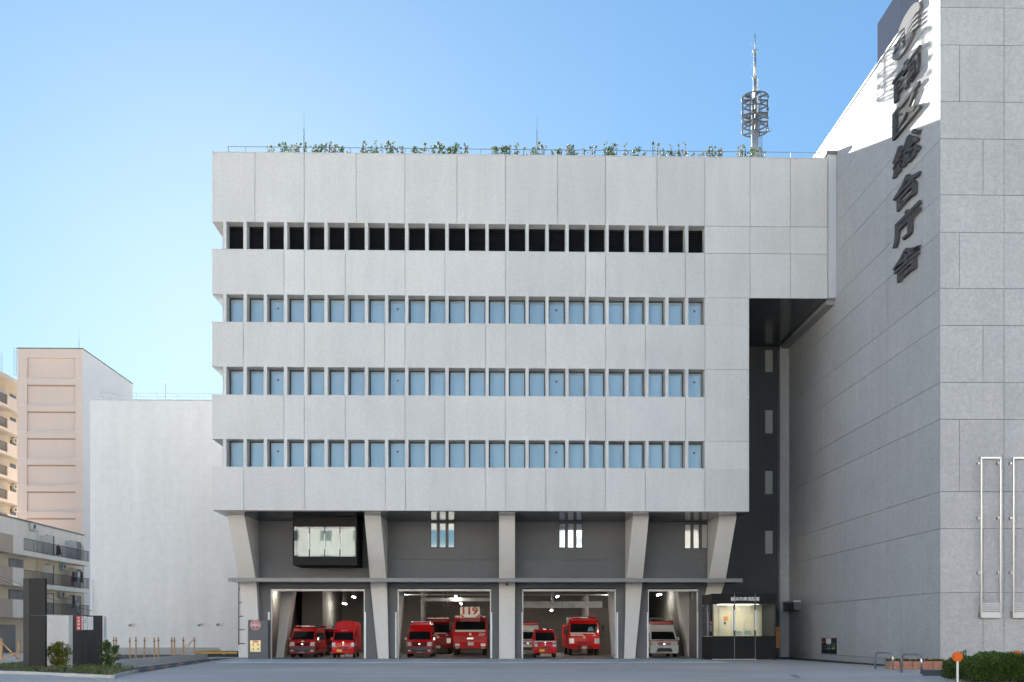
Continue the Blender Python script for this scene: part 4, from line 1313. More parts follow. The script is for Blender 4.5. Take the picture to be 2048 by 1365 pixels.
for k in range(nseg):
    x0 = xa_+(xb_-xa_)*k/nseg; x1 = xa_+(xb_-xa_)*(k+1)/nseg
    piece('apron_slab', M['apron'], ap_, x0+.008, x1-.008, 54.6, YG-.31, -.05, .012)
# gutter stones: two pale lines across the forecourt
for nm, pts in (('gutter', ((222,1346.8),(1120,1347.6),(1120,1349),(222,1348.3))), ('gutter', ((430,1358.6),(1560,1358.6),(1560,1359.9),(430,1360.2))), ('gutter', ((1560,1358.6),(1910,1353.6),(1910,1354.7),(1560,1359.9)))):
    sheet(nm, [gp(*p) for p in pts], .006, M['kerb'])
# worn arrow on the forecourt
sheet('road_marking', [gp(1258,1341), gp(1272,1338.6), gp(1276,1339.2), gp(1266,1340.6), gp(1292,1342), gp(1292,1342.8), gp(1266,1342), gp(1272,1343.4), gp(1268,1344)], .008, M['white_paint'])
sheet('drain_cover', [gp(1578,1350.5), gp(1590,1349.8), gp(1604,1356.5), gp(1593,1357)], .008, pmat('drain grating', (.3,.28,.26), .6, layers=((20,.7,1.2),)))
# dark sheet painting the shade and kerb along the ward office wall
sheet('dark_ground_sheet', [(XW-.05, YW-.3), (XW-.05, YR-1), (XW-2.2, YR-1), (XW-1.4, 52), (XW-.9, YW-.3)], .007, M['dark_asphalt'])
# black ramp with orange hatching and the low wall beside it
sheet('ramp', [gp(225,1341), gp(285,1345.6), gp(420,1323.5), gp(474,1315.5), gp(415,1318.8)], .008, M['dark_asphalt'])
for k in range(13):
    t = k/12.5
    p = (232+t*195, 1339.5-t*19.2); q = (p[0]+16*(1-.45*t), p[1]+3.0*(1-.4*t))
    wv = 5.2*(1-.5*t)
    a, b, c_, d = gp(*p), gp(*q), gp(q[0]+wv, q[1]-.5*(1-.5*t)), gp(p[0]+wv, p[1]-.5*(1-.5*t))
    if k % 2:
        s_ = (14*(1-.4*t), 2.6*(1-.4*t))
        a, b, c_, d = [gp(u+s_[0], v+s_[1]) for u, v in (p, q, (q[0]+wv, q[1]-.5*(1-.5*t)), (p[0]+wv, p[1]-.5*(1-.5*t)))]
    sheet('road_marking', [a, b, c_, d], .012, M['orange_paint'])
p0, p1 = gp(200, 1336.8), gp(415, 1318.8)
d = Vector((p1[0]-p0[0], p1[1]-p0[1], 0)); nrm = Vector((-d.y, d.x, 0)).normalized()*.2
lw = MB().prism([p0, p1, (p1[0]+nrm.x, p1[1]+nrm.y, 0), (p0[0]+nrm.x, p0[1]+nrm.y, 0)], (0,0,.33)).build('low_wall', M['kerb'], None, bevel=.015)
tag(lw, 'low pale concrete edging wall beside the black ramp', 'wall')
sheet('planting_strip', [(p0[0]+nrm.x-6, p0[1]+nrm.y), (p0[0]+nrm.x, p0[1]+nrm.y), (p1[0]+nrm.x, p1[1]+nrm.y), (p1[0]-3, YWB-.1), (p0[0]-12, YWB-.1)], .02, M['soil'])
# loading platform with a yellow edge
M['yellow'] = pmat('worn yellow edge', (0.62, 0.36, 0.06), 0.6)
x0, x1, Yp = fx(388, 69), fx(474, 69), 69.0
pl = thing('loading_platform', 'low loading platform with yellow edging at the foot of the pale wall', 'platform', ((x0+x1)/2, Yp, 0))
MB().box(x0, x1, Yp+.03, YWB-.2, .0, .30).build('deck', M['dark_asphalt'], pl)
MB().box(x0, x1, Yp, Yp+.029, .22, .36).build('edge_board', M['yellow'], pl)
MB().box(x0-.03, x0-.001, Yp, YWB-.2, .22, .36).build('edge_board', M['yellow'], pl)
xm = fx(448, 69)
MB().box(xm-.05, xm+.05, Yp-.03, Yp-.001, .16, .38).build('edge_post', M['yellow'], pl)

# white gate panel beside the first column
Yq = 66.0
x0, x1 = fx(477, Yq), fx(500, Yq)
zg = fz(480, 1150, Yq)
gt = thing('white_gate', 'tall white sheet gate with black bars beside the first column', 'gate', ((x0+x1)/2, Yq, 0))
MB().box(x0, x1, Yq, Yq+.05, .02, fz(480, 1166, Yq)).build('sheet', M['white'], gt)
MB().box(x0-.005, x0+.05, Yq-.06, Yq-.001, fz(480, 1290, Yq), zg).build('stile', M['rail_black'], gt)
for py in (1178.8, 1206, 1233, 1260, 1287.6):
    z = fz(480, py, Yq)
    MB().box(x0+.051, fx(490, Yq), Yq-.05, Yq-.002, z-.03, z+.03).build('bar', M['rail_black'], gt)

# charcoal pillar box with round sign and brass inlet plate
Ys = YG-.55
x0, x1 = fx(496, Ys), fx(536, Ys)
zt = fz(510, 1240.3, Ys)
sb = thing('service_pillar', 'charcoal service pillar in front of the first column', 'pillar', ((x0+x1)/2, Ys, 0))
MB().box(x0, x1, Ys, YG-.03, 0, zt).build('casing', M['dark_wall'], sb, bevel=.01)
zc = fz(511, 1250.5, Ys); xc = fx(511, Ys)
rs = thing('round_sign', 'round red sign with white characters on the charcoal pillar', 'sign', (xc, Ys, zc))
MB().cyl((xc, Ys-.001, zc), (xc, Ys-.018, zc), .30, n=32).build('rim', M['white'], rs)
MB().cyl((xc, Ys-.0185, zc), (xc, Ys-.024, zc), .275, n=32).build('face', M['red_sign'], rs)
MB().box(xc-.27, xc+.27, Ys-.029, Ys-.0245, zc-.085, zc+.085).build('band', pmat('sign pale band', (.7,.68,.7), .5), rs)
lettering('lettering', '防火水槽', M['red_sign'], rs, (xc, Ys-.030, zc), .50, .15, .004, .01)
lettering('lettering', '消防用', M['white'], rs, (xc, Ys-.025, zc+.165), .26, .07, .004, .01)
lettering('lettering', '40t', M['white'], rs, (xc, Ys-.025, zc-.165), .14, .07, .004, .01)
M['brass'] = pmat('brushed brass', (0.60, 0.50, 0.28), 0.35, metal=0.6)
x0, x1 = fx(500.5, Ys), fx(521.5, Ys)
z0, z1 = fz(510, 1304, Ys), fz(510, 1281, Ys)
ip = thing('inlet_plate', 'brass water inlet plate with a red label on the charcoal pillar', 'panel', ((x0+x1)/2, Ys, z0))
MB().box(x0, x1, Ys-.03, Ys-.001, z0, z1).build('plate', M['brass'], ip, bevel=.006)
MB().box(x0+.16, x1-.17, Ys-.04, Ys-.0305, z1-.15, z1-.02).build('label', M['red_sign'], ip)
lettering('lettering', '採水口', M['white'], ip, ((x0+x1)/2, Ys-.041, z1-.085), .26, .09, .003, .01)
for u in (.28, .74):
    for v in (.22, .62):
        x, z = x0+(x1-x0)*u, z0+(z1-z0)*v
        MB().cyl((x, Ys-.031, z), (x, Ys-.11, z-.015), .055, .05, 10).build('inlet', M['brass'], ip)

# red alarm lamp on the middle column
x, Y, z = fx(1013.5, 60.9), 62.2, fz(1013.5, 1166.5, 62.2)
al = thing('alarm_lamp', 'small red alarm lamp under the canopy on the middle column', 'lamp', (fx(1013.5, 62.2), Y, z))
x = fx(1013.5, 62.2)
MB().box(x-.13, x+.13, Y+.05, Y+.42, z, z+.06).build('base', V['beacon'], al)
MB().cyl((x, Y+.2, z-.001), (x, Y+.2, z-.16), .085, .06, 12).build('lens', V['beacon'], al)

# reception booth
YBo = 60.2
x0, x1 = fx(1425, YBo), fx(1553, YBo)
zt, zg1, zg0 = fz(1490, 1187.8, YBo), fz(1490, 1208.7, YBo), fz(1490, 1272.6, YBo)
YBk = 63.18
bo = thing('reception_booth', 'black clad reception booth with lit windows at the right end of the garage', 'booth', ((x0+x1)/2, YBo, 0))
M['booth_clad'] = pmat('black booth cladding', (0.016, 0.0155, 0.0155), 0.6, spec=0.2, layers=((.8, .9, 1.1),))
M['cream_wall'] = pmat('cream interior wall', (0.72, 0.64, 0.5), 0.8, layers=((1.5, .93, 1.04),))
MB().box(x0+.03, x1-.03, YBo+.05, YBk, zg1+.05, zt-.02).build('roof', M['booth_clad'], bo)
MB().box(x0+.03, x1-.03, YBo+.03, YBo+.12, .03, zg0-.03).build('front_wall', M['booth_clad'], bo)
MB().box(x0+.0, x0+.10, YBo+.121, YBk, .0, zg0-.03).build('side_wall', M['booth_clad'], bo)
MB().box(x1-.10, x1, YBo+.121, YBk, .0, zg1+.04).build('side_wall', M['booth_clad'], bo)
MB().box(x0+.1, x1-.1, YBk-.08, YBk, .0, zg1+.04).build('back_wall', M['cream_wall'], bo)
MB().box(x0+.02, x1-.02, YBo+.13, YBk-.1, .0, .05).build('floor', M['plinth'], bo)
MB().box(x0+.0, x0+.08, YBo+.121, YBk, zg1+.005, zt-.002).build('side_fascia', M['booth_clad'], bo)
mu = [fx(1469, YBo), fx(1510.5, YBo)]
xs = [x0] + mu + [x1]
for a, b in zip(xs[:-1], xs[1:]):
    MB().box(a+.008, b-.008, YBo, YBo+.029, .06, zg0).build('cladding', M['booth_clad'], bo)
    MB().box(a+.008, b-.008, YBo, YBo+.049, zg1, zt).build('cladding', M['booth_clad'], bo)
    MB().box(a+.05, b-.05, YBo+.05, YBo+.058, zg0+.01, zg1-.01).build('pane', M['clear_glass'], bo)
MB().box(x0, x1-1.2, YBo-.004, YBo+.028, .02, .055).build('base_trim', M['alu'], bo)
for a in mu:
    MB().box(a-.05, a+.05, YBo+.0, YBo+.1, zg0+.001, zg1-.001).build('mullion', M['frame'], bo)
    MB().box(a-.045, a+.045, YBo-.025, YBo-.001, fz(1490,1261,YBo), fz(1490,1220.5,YBo)).build('marker_strip', M['white'], bo)
    for zz0, zz1 in ((.06, zg0), (zg1, zt)):
        MB().box(a-.006, a+.006, YBo+.003, YBo+.02, zz0, zz1).build('cladding_joint', M['alu'], bo)
# side glazing
MB().box(x0+.04, x0+.05, YBo+.2, YBk-.1, zg0, zg1).build('pane', M['mirror_glass'], bo)
for y in (YBo+.1, YBo+1.0, YBo+2.0, YBk-.12):
    MB().box(x0+.0, x0+.09, y, y+.06, zg0-.02, zg1+.004).build('mullion', M['frame'], bo)
lettering('sign_lettering', '横浜市南消防署', M['white'], bo, (fx(1490, YBo), YBo-.002, fz(1490, 1198.3, YBo)), fx(1519, YBo)-fx(1461.5, YBo), .24, .025, .018)
# inside the booth
M['panel_lamp'] = emitmat('lit ceiling panel', (1.0, 0.9, 0.72), 1.3)
MB().box(x0+.8, x1-.8, YBo+.8, YBk-.6, zg1+.02, zg1+.045).build('ceiling_lamp', M['panel_lamp'], bo)
MB().box(x0+.25, x1-.25, YBo+.5, YBo+.9, zg0-.12, zg0-.06).build('counter', M['white'], bo)
M['screen_back'] = pmat('monitor back', (0.62, 0.68, 0.68), 0.4)
for px, lab in ((1477, 'white monitor on the booth counter behind the middle window, left one'), (1495, 'white monitor on the booth counter behind the middle window, right one')):
    xm, ym = fx(px, YBo+.7), YBo+.7
    mo = thing('monitor', lab, 'monitor', (xm, ym, zg0-.06), group='monitors in the booth')
    MB().box(xm-.2, xm+.2, ym-.02, ym+.02, zg0+.06, zg0+.33).build('screen', M['screen_back'], mo, bevel=.01)
    MB().box(xm-.03, xm+.03, ym-.01, ym+.03, zg0-.058, zg0+.059).build('stand', M['screen_back'], mo)
M['orange_board'] = pmat('orange board', (0.75, 0.28, 0.06), 0.6)
MB().box(fx(1447,YBk-.1), fx(1456,YBk-.1), YBk-.11, YBk-.082, fz(1450,1241,YBk), fz(1450,1233.5,YBk)).build('wall_notice', M['orange_board'], bo)
MB().box(fx(1448,YBk-.1), fx(1452,YBk-.1), YBk-.11, YBk-.082, fz(1450,1249,YBk), fz(1450,1244,YBk)).build('wall_notice', M['frame'], bo)
for a, b in ((1438, 1444), (1463, 1466), (1487, 1490), (1514, 1520), (1528, 1531)):
    MB().box(fx(a,YBk-.12), fx(b,YBk-.12), YBk-.13, YBk-.085, .06, zg1-.1).build('door_frame', M['divider'] if a != 1528 else M['frame'], bo)
# orange name board
Yo = YR-.7
x0, x1 = fx(1552, 63.4), fx(1559.5, 63.4)
z0, z1 = fz(1555, 1296.5, 63.4), fz(1555, 1254.2, 63.4)
ob = thing('name_board', 'narrow orange upright name board with black characters beside the booth', 'sign', ((x0+x1)/2, 63.4, z0))
MB().box(x0, x1, 63.4, 63.44, z0, z1).build('board', M['orange_board'], ob, bevel=.01)
for k, ch in enumerate('横浜市南消防団'):
    lettering('lettering', ch, M['rail_black'], ob, ((x0+x1)/2, 63.399, z1-(z1-z0)*(k+.75)/7.6), .15, .14, .004, .01)
MB().box((x0+x1)/2-.02, (x0+x1)/2+.02, 63.441, 63.6, .0, z1-.1).build('post', M['rail_black'], ob)

# ------------------------------------------------------------------ left verge
M['pylon'] = pmat('charcoal metal pylon', (0.018, 0.019, 0.021), 0.55, spec=0.2, layers=((.6, .93, 1.07),))
M['pylon_edge'] = pmat('charcoal metal edge', (0.035, 0.037, 0.038), 0.5, spec=0.25)
Yd = gy(70, 1345.5)
x0, x1 = fx(58, Yd), fx(90.5, Yd)
zt, zs = fz(70, 1157, Yd), fz(70, 1231.5, Yd)
py_ = thing('sign_pylon', 'tall charcoal metal pylon at the left of the verge', 'pylon', ((x0+x1)/2, Yd, 0))
MB().box(x0, x1, Yd, Yd+.16, 0, zs-.006).build('lower_panel', M['pylon'], py_, bevel=.006)
MB().box(x0, x1, Yd, Yd+.16, zs+.006, zt).build('upper_panel', M['pylon'], py_, bevel=.006)
MB().prism([(x0-.012,Yd+.02,0),(x0-.012,Yd+.16,0),(fx(46.5,Yd+.2),Yd+.2,0),(fx(46.5,Yd+.1),Yd+.1,0)], (0,0,zt-.003)).build('edge_panel', M['pylon_edge'], py_)
Yd2 = gy(110, 1342.5)
x0, x1 = fx(93, Yd2), fx(137.5, Yd2)
zt = fz(110, 1231.3, Yd2)
w1 = thing('pale_screen_wall', 'pale smooth screen wall right of the charcoal pylon', 'wall', ((x0+x1)/2, Yd2, 0))
MB().box(x0, x1, Yd2, Yd2+.4, 0, zt).build('wall', M['render'], w1, bevel=.015)
Yd3 = gy(175, 1339)
x0, x1 = fx(145.5, Yd3), fx(203, Yd3)
zt = fz(175, 1231.5, Yd3)
w2 = thing('dark_screen_wall', 'dark board-marked screen wall carrying three notices', 'wall', ((x0+x1)/2, Yd3, 0))
M['dark_board'] = pmat('dark board-marked concrete', (0.042, 0.044, 0.047), 0.85, spec=.2, layers=((.5, .85, 1.15), (7, .9, 1.1, (1, 1, .08))))
nb = 9
for k in range(nb):
    a = x0+(x1-x0)*k/nb; b = x0+(x1-x0)*(k+1)/nb
    MB().box(a+.002, b-.002, Yd3 + (.006 if k % 2 else 0), Yd3+.12, 0, zt).build('board', M['dark_board'], w2)
MB().box(x0+.01, x1+.05, Yd3+.121, Yd3+.45, 0, zt-.03).build('wall', M['render'], w2, bevel=.01)
M['notice'] = pmat('white notice board', (0.62, 0.66, 0.68), 0.5)
for a, b, t, bt_, mat, txt, inkm, lab in ((152.3, 163, 1232, 1261, 'red_sign', '火気厳禁', 'white', 'red upright notice with four white characters on the dark wall'),
                             (163.7, 174, 1233.2, 1260, 'notice', '給油取扱所', 'rail_black', 'white notice with large characters beside the red notice'),
                             (175, 186.3, 1234, 1260, 'notice', None, 'rail_black', 'white notice with fine print, rightmost on the dark wall')):
    xa1, xb1 = fx(a, Yd3), fx(b, Yd3)
    z0, z1 = fz(170, bt_, Yd3), fz(170, t, Yd3)
    nb_ = thing('notice_board', lab, 'sign', ((xa1+xb1)/2, Yd3, z0), group='notices on the dark wall')
    MB().box(xa1, xb1, Yd3-.02, Yd3-.001, z0, z1).build('plate', M[mat], nb_)
    if txt:
        n = len(txt)
        xc = (xa1+xb1)/2 if n == 4 else xa1+(xb1-xa1)*.32
        for k, ch in enumerate(txt):
            lettering('lettering', ch, M[inkm], nb_, (xc, Yd3-.021, z1-(z1-z0)*(k+.62)/(n+.25)), .11 if n == 4 else .075, .115 if n == 4 else .09, .003, .02)
        if n != 4:
            for k, ch in enumerate('自家用'):
                lettering('lettering', ch, M[inkm], nb_, (xa1+(xb1-xa1)*.72, Yd3-.021, z1-.1-.085*k), .055, .06, .003, .02)
    else:
        for k in range(6):
            xx = xa1+(xb1-xa1)*(k+1)/7
            MB().box(xx-.005, xx+.005, Yd3-.023, Yd3-.0205, z0+.06+.08*(k % 3), z1-.05).build('text_line', M['lamp_grey'], nb_)
# kerbed planting bed
kp = [gp(-60, 1346), gp(60, 1349.6), gp(222, 1357.4), gp(276, 1345.5)]
for a, b in zip(kp[:-1], kp[1:]):
    a, b = Vector(a), Vector(b)
    d = (b-a); n = Vector((-d.y, d.x, 0)).normalized()*.15
    L = d.length; m = max(1, int(L/.6))
    for k in range(m):
        u, v = a+d*((k+.004)/m), a+d*((k+.996)/m)
        o = MB().prism([tuple(u), tuple(v), tuple(v+n), tuple(u+n)], (0,0,.11)).build('kerb_stone', M['kerb'], None, bevel=.012)
        if 'kerb_root' not in globals():
            kerb_root = tag(thing('kerb', None, None), kind='structure')
        o.parent = kerb_root
bed = [kp[0], kp[1], kp[2], kp[3], gp(235, 1338), gp(205, 1335), gp(-60, 1335)]
sheet('planting_bed', [(p[0], p[1]+.12) for p in bed], .07, M['soil'])

# ------------------------------------------------------------------ greenery
M['leaf_dark'] = leafmat('shrub leaves', [(.02,.045,.012), (.05,.10,.022), (.10,.17,.035), (.17,.24,.05)], .3)
M['leaf_gold'] = leafmat('golden shrub leaves', [(.04,.08,.02), (.10,.16,.035), (.24,.24,.04), (.48,.34,.05)], .3)
M['leaf_roof'] = leafmat('roof plant leaves', [(.06,.09,.03), (.11,.15,.05), (.22,.22,.12), (.36,.32,.24), (.10,.13,.05)], .45)
M['leaf_cover'] = leafmat('ground cover leaves', [(.05,.08,.025), (.09,.14,.04), (.17,.20,.07), (.26,.23,.12)], .25)
M['bark'] = pmat('bark', (.09, .065, .045), .9)
def leaf(mb, p, d, size, rng, w=.45):
    d = Vector(d).normalized()
    a = d.orthogonal().normalized()
    ang = rng.random()*6.283
    s = (a*math.cos(ang) + d.cross(a)*math.sin(ang))
    p = Vector(p)
    up = d.cross(s)*size*.12
    mb.quad(p, p+d*size*.5+s*size*w*.5+up, p+d*size, p+d*size*.5-s*size*w*.5+up)
def shrub_mesh(seed, r, h, n, size, shape='egg', stems=5):
    rng = random.Random(seed)
    lv, stm = MB(), MB()
    for k in range(stems):
        a = rng.random()*6.283
        tip = (math.cos(a)*r*.5*rng.random(), math.sin(a)*r*.5*rng.random(), h*(.55+.4*rng.random()))
        stm.tube([(0,0,0), (tip[0]*.4, tip[1]*.4, tip[2]*.5), tip], [.018, .012, .005], 4)
    clumps = []
    for k in range(max(6, n//26)):
        t = rng.random()
        z = h*(.08+.88*t)
        prof = {'egg': math.sin(math.pi*min(1, .16+.80*(1-t))) if t < .92 else .3, 'ball': math.sqrt(max(0, 1-(2*t-1)**2))+.2, 'thin': .5+.5*rng.random()}[shape]
        a = rng.random()*6.283; rr = r*prof*math.sqrt(rng.random())
        clumps.append((rr*math.cos(a), rr*math.sin(a), z, r*(.16+.2*rng.random())))
    for k in range(n):
        cx, cy, cz, cr = rng.choice(clumps)
        v = Vector((rng.gauss(0,1), rng.gauss(0,1), rng.gauss(0,1))).normalized()*cr*rng.random()**.5
        p = Vector((cx, cy, max(.02, cz)))+v
        p.z = max(.015, p.z)
        out = Vector((p.x, p.y, .25*h))*.8 + Vector((rng.gauss(0,.35), rng.gauss(0,.35), rng.gauss(.25,.35)))*max(r, .3)
        leaf(lv, p, out, size*(.7+.6*rng.random()), rng)
    return lv, stm
def shrub(label, px, py, seed, r, h, n, size, mat, shape='egg'):
    p = gp(px, py, .05)
    s = thing('shrub', label, 'shrub', p)
    lv, stm = shrub_mesh(seed, r, h, n, size, shape)
    stm.build('stem', M['bark'], s, local=True)
    lv.build('foliage', M[mat], s, local=True)
shrub('rounded shrub with golden leaf tips before the pale screen wall', 118, 1343.5, 3, .44, 1.12, 2600, .085, 'leaf_gold')
shrub('loose green shrub at the right end of the verge', 216, 1341, 5, .42, 1.15, 1700, .09, 'leaf_dark', 'egg')
# low ground cover: nobody could count it
rng = random.Random(11)
lv = MB()
def in_poly(x, y, P):
    ins = False
    for i in range(len(P)):
        x1, y1 = P[i][0], P[i][1]; x2, y2 = P[i-1][0], P[i-1][1]
        if (y1 > y) != (y2 > y) and x < (x2-x1)*(y-y1)/(y2-y1)+x1: ins = not ins
    return ins
bp_ = [(p[0], p[1]+.2) for p in bed]
xs_ = [p[0] for p in bp_]; ys_ = [p[1] for p in bp_]
cl = [(rng.uniform(min(xs_), max(xs_)), rng.uniform(min(ys_), max(ys_))) for _ in range(260)]
for k in range(15000):
    cx, cy = rng.choice(cl)
    x, y = rng.gauss(cx, .22), rng.gauss(cy, .22)
    if in_poly(x, y, bp_):
        leaf(lv, (x, y, .07+.16*rng.random()**1.4), (rng.gauss(0,.5), rng.gauss(0,.5), .5), .06+.05*rng.random(), rng)
o = lv.build('ground_cover', M['leaf_cover'], None)
tag(o, 'low straggling ground cover in the kerbed bed', 'ground cover', kind='stuff')

# roof garden: plants along the parapet
variants = []
for k in range(8):
    thin = k % 4 != 0
    lv, stm = shrub_mesh(40+k, .20 if thin else .33, .75+.14*(k % 4) if thin else .88, 230 if thin else 620, .068, 'thin' if thin else 'ball', 3)
    a, b = lv.mesh('roof_leaves'), stm.mesh('roof_stems')
    a.materials.append(M['leaf_roof'] if thin else M['leaf_dark']); b.materials.append(M['bark'])
    variants.append((a, b))
def ordinal(n):
    ones = ['', 'first', 'second', 'third', 'fourth', 'fifth', 'sixth', 'seventh', 'eighth', 'ninth', 'tenth', 'eleventh', 'twelfth', 'thirteenth', 'fourteenth', 'fifteenth', 'sixteenth', 'seventeenth', 'eighteenth', 'nineteenth']
    tens = {2: 'twent', 3: 'thirt', 4: 'fort', 5: 'fift', 6: 'sixt', 7: 'sevent', 8: 'eight', 9: 'ninet'}
    if n == 100: return 'one hundredth'
    if n > 100: return 'one hundred and ' + ordinal(n-100)
    if n < 20: return ones[n]
    return tens[n//10] + ('ieth' if n % 10 == 0 else 'y-' + ones[n % 10])
rng = random.Random(23)
cols_px = [538, 547, 563, 585, 594, 597, 608, 627, 634, 640, 652, 659, 664, 672, 683, 726, 731, 742, 752, 765, 774, 779, 786, 795, 802, 826, 832, 841, 850, 866, 876, 884, 893, 898, 908, 914, 931, 985, 992, 1004, 1012, 1019, 1030, 1048, 1066, 1076, 1088, 1106, 1112, 1122, 1137, 1140, 1152, 1168, 1180, 1190, 1210, 1217, 1226, 1233, 1250, 1262, 1270, 1290, 1310, 1316, 1322, 1338, 1342, 1358, 1370, 1386, 1403, 1414, 1420, 1438, 1443, 1477, 1481, 1490, 1503, 1518, 1527]
extra = [px+d for px, d in zip(cols_px, [4, -3, 5, 3, -4, 6]*20) if 560 < px < 1530][::2]
cols_px = sorted(set(cols_px) | set(extra))
dense = set(extra[::3]) | {683, 893, 908, 914, 1004, 1012, 1112, 1217, 1338, 876, 779, 742}
for px in cols_px:
    Y = YF+.95+rng.uniform(-.2, .2)
    v = variants[rng.choice([0, 4])] if px in dense else variants[rng.choice([1, 2, 3, 5, 6, 7])]
    s = thing('roof_plant', 'spindly leafy plant behind the roof rail', 'plant', (fx(px, Y), Y, Z['top']+.12), rng.random()*6.28, group='plants along the roof edge')
    i_ = cols_px.index(px)
    s['label'] = ('dense dark' if px in dense else 'spindly pale') + ' roof plant, ' + ordinal(i_+1) + ' of the row counted from the left'
    s.scale = (1, 1, rng.uniform(.72, 1.12))
    sub('foliage', v[0], s); sub('stem', v[1], s)
M['planter_soil'] = M['soil']
piece('roof_planter', M['soil'], station, fx(536, YF+1), fx(1535, YF+1), YF+.45, YF+1.3, Z['top']-.4, Z['top']+.14)

# hedge at the lower right
rng = random.Random(31)
hx0, hx1, hy0, hy1, hh = fx(1901, 33.2), fx(2100, 33.2), 31.6, 33.8, .78
lv = MB()
hd = thing('hedge', 'clipped dark green hedge in the lower right corner', 'hedge', ((hx0+hx1)/2, 32.6, 0))
core = MB()
core.box(hx0+.35, hx1-.1, hy0+.3, hy1-.3, .1, hh-.28).build('core', pmat('hedge core', (.012,.018,.008), .95), hd)
for k in range(26000):
    u = rng.random()
    x = rng.uniform(hx0, hx1)
    bump = .07*math.sin(x*3.1)+.05*math.sin(x*7.3+1)+.04*math.sin(x*15)
    f = rng.random()
    dep = abs(rng.gauss(0, .14))
    if f < .5:
        p = Vector((x, hy0+dep-.4*bump, rng.uniform(.05, hh+bump)))
        out = Vector((rng.gauss(0,.5), -.8, rng.gauss(.35,.5)))
    elif f < .85:
        p = Vector((x, rng.uniform(hy0, hy1), hh+bump-dep))
        out = Vector((rng.gauss(0,.5), rng.gauss(-.2,.5), .8))
    else:
        p = Vector((hx0+dep+.1*math.sin(9*rng.random()), rng.uniform(hy0, hy1), rng.uniform(.05, hh)))
        out = Vector((-.8, rng.gauss(-.2,.5), rng.gauss(.3,.5)))
    e = (p.x-hx0)
    if e < .5 and p.z > hh-.30*(1-e/.5)**2: p.z -= .22*(1-e/.5)
    leaf(lv, p, out, .055+.05*rng.random(), rng, .5)
for k in range(26):
    x = rng.uniform(hx0+.2, hx1); y = rng.uniform(hy0+.3, hy1-.4); hgt = rng.uniform(.06, .22)
    for q in range(16):
        leaf(lv, (x+rng.gauss(0,.03), y+rng.gauss(0,.03), hh+hgt*q/16), (rng.gauss(0,.6), rng.gauss(0,.6), .6), .07, rng, .5)
lv.build('foliage', M['leaf_dark'], hd)

# orange reflector posts
M['reflector'] = pmat('orange reflector', (0.66, 0.12, 0.008), 0.4, spec=.3)
M['post_white'] = pmat('white post', (.7, .69, .67), .5)
for px, py, lab in ((1915, 1314, 'orange round reflector post in front of the hedge'), (2034, 1311.5, 'orange round reflector post half hidden by the hedge at the right edge')):
    Y = 31.2 if px < 2000 else 33.0
    x, z = fx(px, Y), fz(px, py, Y)
    r = thing('reflector_post', lab, 'post', (x, Y, 0), group='orange reflector posts')
    MB().cyl((x, Y, 0), (x, Y, z-.14), .035, n=10).build('pole', M['post_white'], r)
    MB().cyl((x, Y+.03, z), (x, Y-.02, z), .16, n=28).build('housing', M['reflector'], r)
    MB().cyl((x, Y-.021, z), (x, Y-.035, z), .14, .12, n=24).build('lens', M['reflector'], r)

# stainless bicycle hoops
for pa, pb, lab in (((1750.5, 1339.6), (1785.5, 1341.6), 'stainless steel bar hoop left of the flower planters'), ((1803.5, 1346.4), (1842.5, 1349.4), 'stainless steel bar hoop in front of the flower planters')):
    a, b = Vector(gp(*pa)), Vector(gp(*pb))
    h = .74; up = Vector((0,0,1)); d = (b-a).normalized()
    t = thing('bar_hoop', lab, 'barrier', tuple((a+b)/2), group='stainless bar hoops')
    pts = [a, a+up*(h-.22)]
    for k in range(1, 6):
        w = k/6*math.pi/2
        pts.append(a+up*(h-.22+.22*math.sin(w))+d*(.22-.22*math.cos(w)))
    pts += [a+up*h+d*.22, b+up*h-d*.22]
    for k in range(1, 6):
        w = k/6*math.pi/2
        pts.append(b+up*(h-.22+.22*math.cos(w))-d*(.22-.22*math.sin(w)))
    pts += [b+up*(h-.22), b]
    MB().tube(pts, .042, 12).build('hoop', M['steel'], t, smooth=True)
    mid = .38
    for q in (a, b):
        MB().cyl(tuple(q), tuple(q+up*.02), .08, n=12).build('foot_plate', M['steel'], t)

# brick-faced planters with flowers on a dark kerb
Yk = YW-1.05
kx0, kx1 = fx(1779, Yk), fx(1925, Yk)
sheet('dark_ground_sheet', [gp(1843,1341), gp(1960,1341), gp(1960,1353), gp(1845,1352.6)], .010, M['dark_asphalt'])
M['terracotta'] = pmat('terracotta brick', (0.42, 0.19, 0.13), 0.85, rnd=.12, layers=((9, .88, 1.12),))
M['mortar'] = pmat('planter mortar', (0.36, 0.24, 0.2), 0.9)
fl = {k: pmat('petals '+k, c, .6) for k, c in dict(yellow=(.75,.55,.04), maroon=(.22,.01,.05), violet=(.35,.05,.3), white=(.8,.78,.6), orange=(.75,.2,.02)).items()}
edges_ = [1777.5, 1800.8, 1826, 1866.5, 1895]
names = ['first flower planter from the left, brick faced', 'second flower planter from the left, brick faced', 'third flower planter from the left, brick faced', 'rightmost flower planter, brick faced, partly behind the hedge']
rng = random.Random(5)
Yp = Yk+.2
